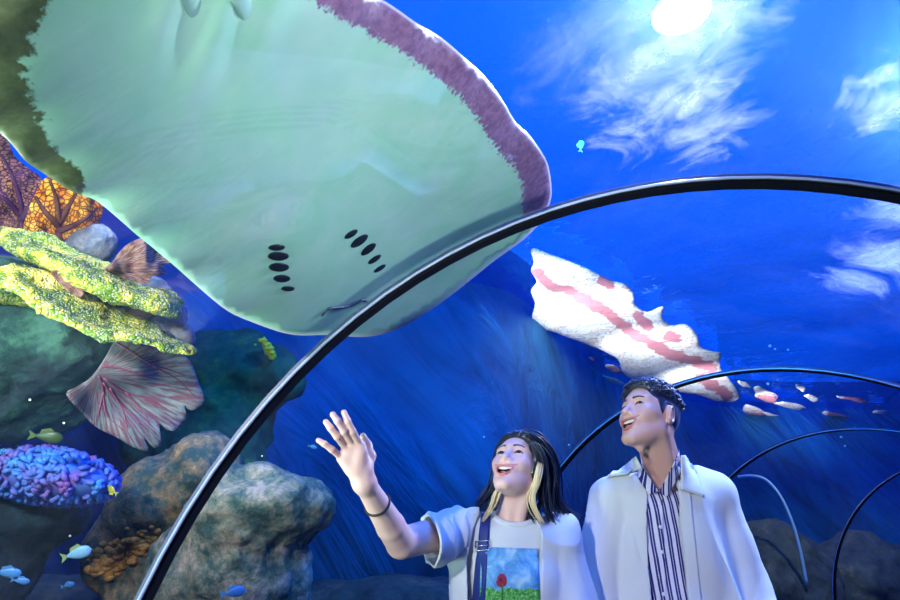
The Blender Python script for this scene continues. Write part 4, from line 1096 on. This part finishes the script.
bl = [([(541, 464, 1.885), (539, 474, 1.868), (536.5, 484, 1.862), (533, 494, 1.862), (534, 506, 1.86), (539, 517, 1.86), (546, 526, 1.86)], .0045, 32)]
locks(bl, 30, .004, .0026, 8, .002).build('blond_streak', m_blond, woman)

# ---- her clothes
def trunk(p, c, rx, ry, top, k=.0):
    """oval tube hanging from the shoulders; c(z) centre"""
    q = p-c
    return (np.sqrt((q[:, 0]/rx)**2+(q[:, 1]/ry)**2)-1)*min(rx, ry)
def wtorso(p, rx, ry, sh, flare=0):
    cx = np.interp(p[:, 2], [.7, 1.1, 1.26], [.205, .195, .190]); cy = np.interp(p[:, 2], [.7, 1.1, 1.26], [2.105, 2.085, 2.085])
    k = 1+flare*np.clip(1.2-p[:, 2], 0, 1)
    d = (np.sqrt(((p[:, 0]-cx)/(rx*k))**2+((p[:, 1]-cy)/(ry*k))**2)-1)*ry
    bust = ell(p, (.15, 2.02, 1.115), (.06, .055, .06)); bust2 = ell(p, (.25, 2.02, 1.115), (.06, .055, .06))
    d = smin(d, smin(bust, bust2, .05), .05)
    d = smax(d, p[:, 2]-1.27, .05)
    t = cone(p, W['neck']+np.array([-.02, .015, -.04]), W['shR'], .05+sh, .042+sh); t = smin(t, cone(p, W['neck']+np.array([.02, .015, -.04]), W['shL'], .05+sh, .042+sh), .04)
    return smin(d, t, .06)
def folds(p, f1, a, seed):
    u = p+.05*np.stack([vnoise(p*4, seed+7), vnoise(p*4, seed+8), 0*p[:, 0]], 1)
    w = np.stack([u[:, 0]*f1, u[:, 1]*f1, (u[:, 2]+.25*u[:, 0])*f1*.3], 1); n = 1-2.2*np.abs(vnoise(w, seed))+.35*vnoise(w*2.6, seed+1)
    return a*np.clip(n-.3, -.35, 1)
def tee_out(p): return wtorso(p, .158, .105, .010)-folds(p, 11, .006, 3)
def tee_fn(p):
    d = tee_out(p); inner = d+.008
    nk = ell(p, W['neck']+np.array([.006, -.030, .038]), (.072, .075, .062))
    d = np.maximum(d, -inner); d = smax(d, -nk, .003); d = np.maximum(d, .72-p[:, 2]); 
    d = np.maximum(d, np.abs(p[:, 0]-.195)-.175)
    rim = np.maximum(np.abs(nk)-.007, np.abs(tee_out(p)-.001)-.004)
    return smin(d, rim, .003)
m_cloth = None
def cloth(name, col, col2, sc=9, rough=.8):
    t = NT(name); pos = t.obj(); n = t.noise(pos, sc, 3, .5); w = t.n('TexNoise', {'Vector': pos, 'Scale': 420, 'Detail': 2}).outputs['Fac']
    return t.done(t.bsdf(t.mix(n, col, col2), rough, Normal=t.bump(w, .12, .002), **{'Sheen Weight': .1}))
m_tee = cloth('tee_cotton', srgb(212, 220, 226), srgb(222, 228, 234)); m_over = cloth('overshirt_cotton', srgb(208, 217, 224), srgb(222, 228, 234)); m_coat = cloth('coat_cotton', srgb(212, 219, 215), srgb(226, 230, 227))
m_dark_tr = cloth('dark_trousers', (.012, .014, .024), (.02, .022, .035))
lo_t = np.array([-.03, 1.92, .70]); hi_t = np.array([.40, 2.25, 1.34])
sdf_obj('tee', tee_fn, lo_t, hi_t, .0045, m_tee, woman)
axR = W['elR']-W['shR']; lenR = np.linalg.norm(axR); axR = axR/lenR; axL = W['elL']-W['shL']; lenL = np.linalg.norm(axL); axL = axL/lenL
WR_HEM, WL_HEM = .185, .20
def over_out(p):
    d = wtorso(p, .186, .130, .022, .12)-folds(p, 9, .015, 13)
    drop = np.array([0, 0, -.018])
    r = cone(p, W['shR'], W['shR']+axR*.27+drop*1.6, .064, .074); r = r-folds(p, 13, .014, 15)
    l = cone(p, W['shL'], W['shL']+axL*.27, .060, .074)-folds(p, 13, .015, 17)
    return smin(smin(d, r, .025), l, .035)
def xline(p, pts):
    zs, xs = zip(*pts); return np.interp(p[:, 2], zs, xs)
def front_line(px_pts, Y):
    return sorted([(float(PY(a, b, Y)[2]), float(PY(a, b, Y)[0])) for a, b in px_pts])
w_l = front_line([(480, 512), (473, 530), (467, 560), (468, 600), (470, 680)], 1.985)
hemP = P(429, 535, 1.80); hemN = np.array([-.93, -.33, -.15]); hemN /= np.linalg.norm(hemN); w_r = front_line([(534, 512), (540, 530), (541, 560), (540, 600), (541, 680)], 1.985)
def over_fn(p):
    o = over_out(p); d = np.maximum(o, -(o+.009))
    hr = (p-hemP)@hemN; hl = (p-W['shL'])@axL-WL_HEM
    nearR = cone(p, W['shR'], W['elR'], .11, .13); nearL = cone(p, W['shL'], W['elL'], .0, .0)-.10
    d = np.where((nearR < .02) & (p[:, 0] < .03), np.maximum(d, hr), d)
    d = np.where((p[:, 0] > .31) & (nearL < .03), np.maximum(d, hl), d)
    op = np.maximum(np.maximum(xline(p, w_l)-p[:, 0], p[:, 0]-xline(p, w_r)), p[:, 1]-2.07)
    nk = ell(p, W['neck']+np.array([0, -.01, .03]), (.078, .085, .085))
    d = np.maximum(d, -op); d = np.maximum(d, -nk); return np.maximum(d, .66-p[:, 2])
sdf_obj('overshirt', over_fn, np.array([-.20, 1.72, .64]), np.array([.52, 2.30, 1.36]), .0042, m_over, woman)
# picture on the tee
t = NT('tee_print'); u, v = t.attr('u'), t.attr('v'); uv = t.n('CombineXYZ', {'X': u, 'Y': v}).outputs[0]
n1 = t.noise(uv, 3.2, 4, .6, .6)
base = t.ramp(n1, [(.34, srgb(60, 130, 205)), (.5, srgb(112, 182, 232)), (.62, srgb(176, 216, 240)), (.72, srgb(120, 170, 226))])
grn = t.math('SUBTRACT', v, t.math('ADD', .50, t.math('MULTIPLY', t.noise(uv, 5, 3, .6), .18)))
base = t.mix(t.ramp(grn, [(.49, 0.0), (.51, 1.0)]) if False else t.math('GREATER_THAN', grn, 0.0), base, t.ramp(t.noise(uv, 22, 3, .7), [(.4, srgb(40, 140, 60)), (.6, srgb(120, 205, 110)), (.7, srgb(200, 235, 190))]))
def disc(cx, cy, r, ax=1.0):
    dx = t.math('SUBTRACT', u, cx); dy = t.math('MULTIPLY', t.math('SUBTRACT', v, cy), ax)
    rr = t.math('SQRT', t.math('ADD', t.math('MULTIPLY', dx, dx), t.math('MULTIPLY', dy, dy)))
    return t.math('LESS_THAN', rr, t.math('MULTIPLY', t.math('ADD', .6, t.math('MULTIPLY', t.noise(uv, 14, 2, .5), .8)), r))
base = t.mix(disc(.36, .485, .09), base, srgb(150, 20, 64))
base = t.mix(disc(.34, .47, .03), base, srgb(90, 12, 50))
base = t.mix(t.math('MULTIPLY', t.math('LESS_THAN', t.math('ABSOLUTE', t.math('SUBTRACT', u, .37)), .012), t.math('GREATER_THAN', v, .53)), base, srgb(40, 110, 50))
m_print = t.done(t.bsdf(base, .7))
patch('shirt_picture', [(482, 547), (538, 549), (540, 616), (480, 616)], tee_out, .003, .0016, m_print, woman, 1.5, 2.4, (16, 16))
def wall_cl(p): return np.minimum(tee_out(p), np.where((p[:, 1] < 2.07) & (p[:, 0] > -.02) & (p[:, 0] < .36), np.minimum(tee_out(p), over_fn(p)), 9.0))
m_strap = cloth('strap_navy', srgb(18, 44, 124), srgb(26, 56, 140), 20, .6)
st = patch('strap', [(481, 514), (490.5, 513), (485, 612), (472, 612)], tee_out, .002, .003, m_strap, woman, 1.5, 2.4, (4, 30))
m = MB(); bq = march(tee_out, [475, 489.5, 489.5, 475], [541.5, 540.5, 550, 551], 1.5, 2.4); bq = bq-np.array([0, .007, 0])
m.tube([bq[0], bq[1], bq[2], bq[3], bq[0], bq[1]], .0022, 6); m.tube([(bq[0]+bq[3])/2, (bq[1]+bq[2])/2], .0018, 6)
m.build('buckle', plain('buckle_metal', (.75, .78, .82), .25, Metallic=.9), st)
# hair tie on the wrist
fa = W['wrR']-W['elR']; L = np.linalg.norm(fa); fa /= L
cb = W['elR']+fa*L*.66
def bracelet(c, ax, fn, off, rr, n=40):
    u = np.cross(ax, [0, 0, 1.]); u /= np.linalg.norm(u); w = np.cross(ax, u); pts = []
    for k in range(n+1):
        a = 2*math.pi*k/n; dv = math.cos(a)*u+math.sin(a)*w; r = .01
        for _ in range(40): r += fn((c+dv*r)[None])[0]*-.9 if fn((c+dv*r)[None])[0] < 0 else -fn((c+dv*r)[None])[0]*.5
        pts.append(c+dv*(r+off))
    m = MB(); m.tube(pts, rr, 7); return m
bracelet(cb, fa, wfn, .0015, .0033).build('hair_tie', plain('hair_tie', (.006, .006, .01), .6), woman)

def trousers(root, b, name, hem):
    def fn(p):
        d = None
        for s in 'RL':
            e = smin(cone(p, b['hip'+s], b['kn'+s], .105, .082), cone(p, b['kn'+s], b['an'+s], .080, .070), .03); d = e if d is None else smin(d, e, .02)
        d = smin(d, ell(p, b['pelvis'], b['per']+.02), .06)-folds(p, 8, .006, 23)
        return np.maximum(np.maximum(d, -(d+.010)), hem-p[:, 2])
    q = np.array([b[k] for k in ('hipR', 'hipL', 'anR', 'anL', 'pelvis')])
    sdf_obj(name, fn, q.min(0)-np.array([.2, .2, .0]), q.max(0)+np.array([.2, .2, .16]), .008, m_dark_tr, root)
def shoes(root, b, mat):
    for s in 'RL':
        a = b['an'+s]
        def fn(p):
            d = smin(cone(p, a+np.array([0, .03, -.045]), a+np.array([0, -.17, -.052]), .042, .036), cone(p, a+np.array([0, .0, -.02]), a+np.array([0, 0, .02]), .046, .046), .03)
            return np.maximum(smax(d, -(p[:, 2]-.002), .006), p[:, 2]-.115)
        sdf_obj('shoe', fn, a-np.array([.08, .25, .1]), a+np.array([.08, .12, .07]), .006, mat, root)
trousers(woman, W, 'trousers', .10); m_shoe = plain('shoe_white', srgb(220, 222, 226), .5); shoes(woman, W, m_shoe)

# ================================================================== the man
M = dict(neck=np.array([.722, 2.150, 1.425]), nr=.066, sr=.046, chest=np.array([.725, 2.19, 1.24]), chr=np.array([.15, .105, .18]), pelvis=np.array([.74, 2.2, .92]), per=np.array([.155, .115, .13]),
         shR=np.array([.552, 2.18, 1.365]), shL=np.array([.882, 2.15, 1.365]), elR=np.array([.482, 2.20, 1.09]), elL=np.array([.940, 2.16, 1.09]), wrR=np.array([.462, 2.08, .86]), wrL=np.array([.975, 2.04, .86]),
         hipR=np.array([.65, 2.2, .87]), hipL=np.array([.83, 2.2, .87]), knR=np.array([.645, 2.18, .48]), knL=np.array([.84, 2.18, .48]), anR=np.array([.64, 2.21, .09]), anL=np.array([.85, 2.21, .09]),
         ar=(.050, .038, .042, .029))
for s, sdv in (('R', 1.0), ('L', -1.0)):
    dn = limb(M, s); sd = np.array([sdv, 0, 0.]); sd = sd-dn*(sd@dn); sd /= np.linalg.norm(sd); fw = np.cross(sd, dn); fw = fw if fw[1] < 0 else -fw
    M['hand'+s] = relaxed_hand(M['wr'+s], dn, fw, sd)
man = empty('person', (.74, 2.2, 0), 'laughing person with short curly hair in an open white coat and striped shirt', 'person')
mfn = body_fn(HM, False, M)
m_mskin = skin_mat('skin_tan', srgb(226, 180, 166), srgb(212, 162, 148), srgb(190, 122, 116))
ALLM = [M[k] for k in M if k[:2] in ('sh', 'el', 'wr', 'hi', 'kn', 'an', 'ne')]+[HM['c']]
lo = np.min(ALLM, 0)-np.array([.16, .2, .25]); hi = np.max(ALLM, 0)+np.array([.16, .14, .17]); lo[2] = 0
sdf_obj('body', mfn, lo, hi, .0028, m_mskin, man, {'lip': lipfield(HM, False), 'mouth': mouthfield(HM)})
t = NT('hair_short'); n = t.noise(t.obj(), 90, 3, .6); m_mhair = t.done(t.bsdf(t.mix(n, (.003, .004, .016), (.008, .011, .045)), .36, **{'Specular IOR Level': .7, 'Sheen Weight': .3, 'Sheen Tint': (.3, .45, 1, 1)}))
face_parts(man, HM, False, (-.1, -1, .3), m_mhair)
MHL = [(-.13, .125), (-.088, .092), (-.075, .080), (-.062, .064), (-.056, .042), (-.038, .034), (-.026, .0), (-.014, -.012), (-.004, .03), (.022, .034), (.036, -.005), (.05, -.045), (.14, -.062)]
def mcap(p):
    q = loc(HM, p)
    base = ell(q, (0, .014, .034), (.0755, .094, .09)); base = smin(base, ell(q, (0, -.028, -.005), (.0655, .062, .088)), .03)
    th = .002+.016*np.clip((q[:, 2]-.045)/.04, 0, 1)**1.3
    lump = .013*np.abs(vnoise(q*62, 4))*np.clip((q[:, 2]-.05)/.03, 0, 1)
    return smax(base-th-lump, -scalp(q, MHL)*.8, .005)*HM['s']
sdf_obj('hair_cap', mcap, HM['c']-.17, HM['c']+.17, .003, m_mhair, man)
rs = np.random.RandomState(2); m = MB()
for i in range(620):
    a = rs.normal(size=3); a /= np.linalg.norm(a)
    if a[2] < .15: a[2] = abs(a[2])+.2; a /= np.linalg.norm(a)
    q = np.array([0, .006, .034])+a*np.array([.0755, .096, .09]); 
    if scalp(q[None], MHL)[0] < .004 or q[2] < .062: continue
    q = q*1.0+a*.013
    r = rs.uniform(.006, .011); u = np.cross(a, rs.normal(size=3)); u /= np.linalg.norm(u); w = np.cross(a, u); ph = rs.uniform(0, 6.28)
    k = np.linspace(0, rs.uniform(3.5, 6.0), 9)
    pts = q+np.outer(np.cos(k+ph)*r, u)+np.outer(np.sin(k+ph)*r, w*.6+a*.7)+np.outer(k*.0012, a)
    m.tube(wld(HM, pts), np.linspace(.0042, .0018, 9), 6)
for i in range(60):       # fringe tips over the forehead
    x = rs.uniform(-.045, .045); q = np.array([x, -.078+x*x*8, .098-x*x*6]); k = np.linspace(0, 1, 7)
    pts = q+np.stack([rs.uniform(-.008, .008)*k+.003*np.sin(k*5), -.010*k-.004*k*k, .010*np.sin(k*2.6)-.012*k], 1)
    m.tube(wld(HM, pts), np.linspace(.0042, .0014, 7), 5)
m.build('hair', m_mhair, man)
# ---- his clothes
def mtorso(p, rx, ry, sh, flare=0, top=1.40):
    cx = np.interp(p[:, 2], [.7, 1.1, 1.36], [.742, .732, .722]); k = 1+flare*np.clip(1.3-p[:, 2], 0, 1)
    d = (np.sqrt(((p[:, 0]-cx)/(rx*k))**2+((p[:, 1]-2.185)/(ry*k))**2)-1)*ry
    d = smax(d, p[:, 2]-top+.03, .06)
    t = cone(p, M['neck']+np.array([-.02, .02, -.035]), M['shR'], .052+sh, .050+sh); t = smin(t, cone(p, M['neck']+np.array([.02, .02, -.035]), M['shL'], .052+sh, .050+sh), .04)
    return smin(d, t, .05)
def shirt_out(p):
    d = mtorso(p, .172, .118, .008)-folds(p, 9, .005, 33)
    return d
v_l = front_line([(640, 464), (658.5, 491), (659, 700)], 2.06); v_r = front_line([(679, 452), (659.5, 491), (659, 700)], 2.06)
v_r = [(z, x-.02 if z < PY(659, 492, 2.06)[2] else x) for z, x in v_r]
def collar_base(p): return smin(shirt_out(p), cone(p, M['neck']+np.array([0, .0, -.06]), wld(HM, (0, .026, -.075)), .072, .064), .02)
def shirt_fn(p):
    d = shirt_out(p); d = np.maximum(d, -(d+.008))
    V = np.maximum(np.maximum(xline(p, v_l)-p[:, 0], p[:, 0]-xline(p, v_r)), p[:, 1]-2.17)
    d = smax(d, -V, .002); d = np.maximum(d, p[:, 2]-1.435)
    d = np.maximum(d, np.abs(p[:, 0]-.73)-.2)
    return np.maximum(d, .85-p[:, 2])
t = NT('striped_cotton'); pos = t.obj(); sx = t.n('SeparateXYZ', {'Vector': pos}).outputs
nz = t.noise(t.map(pos, (3, 3, 3)), 1.6, 2, .5)
x = t.math('ADD', sx['X'], t.math('ADD', t.math('MULTIPLY', sx['Z'], .05), t.math('MULTIPLY', nz, .012)))
ph = t.math('FRACT', t.math('MULTIPLY', x, 1/.0235)); ph2 = t.math('FRACT', t.math('MULTIPLY', x, 1/.0235))
st = t.math('LESS_THAN', t.math('ABSOLUTE', t.math('SUBTRACT', ph, .5)), .27)
hair_l = t.math('LESS_THAN', t.math('ABSOLUTE', t.math('SUBTRACT', ph, .5)), .035)
m_stripe = t.done(t.bsdf(t.mix(t.math('MULTIPLY', st, t.math('SUBTRACT', 1.0, hair_l)), srgb(226, 226, 240), srgb(18, 26, 122)), .7))
sdf_obj('shirt', shirt_fn, np.array([.5, 2.0, .84]), np.array([.95, 2.34, 1.50]), .0042, m_stripe, man)
axm = {s: (M['el'+s]-M['sh'+s])/np.linalg.norm(M['el'+s]-M['sh'+s]) for s in 'RL'}
def coat_out(p):
    d = mtorso(p, .190, .142, .020, .16, 1.41)-folds(p, 6.5, .024, 43)
    for s in 'RL':
        a = smin(cone(p, M['sh'+s]+np.array([0, 0, .0]), M['el'+s], .070, .072), cone(p, M['el'+s], M['wr'+s], .070, .060), .03)-folds(p, 8, .020, 45)
        d = smin(d, a, .014)
    return d
c_l = front_line([(657, 462), (653, 478), (650, 512), (652, 560), (655, 600), (657, 700)], 2.04); c_r = front_line([(677, 462), (679, 490), (680, 520), (684, 548), (690, 600), (694, 700)], 2.04)
def coat_fn(p):
    o = coat_out(p); d = np.maximum(o, -(o+.015))
    op = np.maximum(np.maximum(xline(p, c_l)-p[:, 0], p[:, 0]-xline(p, c_r)), p[:, 1]-2.16)
    nk = cone(p, M['neck']+np.array([0, -.01, -.02]), M['neck']+np.array([0, -.02, .12]), .079, .10)
    d = smax(d, -op, .002); d = np.maximum(d, -nk)
    for s in 'RL':
        w = (p-M['wr'+s])@limb(M, s); near = cone(p, M['el'+s], M['wr'+s], .0, .0)-.11
        d = np.where((near < .02) & (np.abs(p[:, 0]-.735) > .2), np.maximum(d, w+.02), d)
    return np.maximum(d, .55-p[:, 2])
sdf_obj('coat', coat_fn, np.array([.36, 1.92, .54]), np.array([1.14, 2.46, 1.50]), .0045, m_coat, man)
# collars, placket, buttons
def coat_base(p): return smin(coat_out(p), cone(p, M['neck']+np.array([0, .0, -.07]), wld(HM, (0, .028, -.085)), .084, .074), .03)
def cs(p): return smin(coat_out(p), shirt_fn(p), .02)
lf = lambda uv: .004+.014*uv[:, 1]
patch('coat_collar', [(638, 455), (644, 466), (627, 476.5), (608, 479)], coat_base, .006, .005, m_coat, man, 1.5, 2.5, (10, 10), lift=lambda uv: .002*(1-uv[:, 1])+.001)
patch('coat_collar', [(678, 455), (689, 457), (702, 498), (679.5, 490)], coat_base, .006, .005, m_coat, man, 1.5, 2.5, (10, 12), lift=lambda uv: .002*(1-uv[:, 1])+.001)
patch('front_band', [(679, 492), (690, 492), (702, 606), (689, 606)], coat_out, .0015, .003, m_coat, man, 1.5, 2.5, (6, 26))
patch('shirt_collar', [(640, 461), (659, 490), (650, 495), (640, 477)], collar_base, .005, .003, m_stripe, man, 1.5, 2.5, (8, 10))
patch('shirt_collar', [(679, 449), (681, 468), (666, 497), (659.5, 490)], collar_base, .005, .003, m_stripe, man, 1.5, 2.5, (8, 10))
pk = patch('placket', [(656, 493), (662, 493), (667, 606), (660, 606)], shirt_out, .0008, .0022, m_stripe, man, 1.5, 2.5, (5, 26))
m_btn = plain('button_pearl', srgb(240, 240, 246), .25)
for x, y in ((659, 503), (660, 527), (661.5, 552), (663, 594)):
    q = march(shirt_out, [x], [y], 1.5, 2.5)[0]-np.array([0, .005, 0]); m = MB(); m.ball(q, (.0058, .0025, .0058), None, 14, 8); m.build('button', m_btn, pk)
trousers(man, M, 'trousers', .10); shoes(man, M, plain('shoe_black', (.012, .012, .016), .4))
# ------------------------------------------------------------------ view
sc = bpy.context.scene
sc.view_settings.view_transform = 'Standard'; sc.view_settings.look = 'None'; sc.view_settings.gamma = 1; sc.view_settings.use_curve_mapping = False
sc.view_settings.exposure = 1.0
sc.cycles.max_bounces = 10; sc.cycles.transparent_max_bounces = 24; sc.cycles.transmission_bounces = 10; sc.cycles.glossy_bounces = 4; sc.cycles.diffuse_bounces = 3
sc.cycles.use_denoising = True; sc.cycles.sample_clamp_indirect = 4; sc.cycles.caustics_reflective = False; sc.cycles.caustics_refractive = False
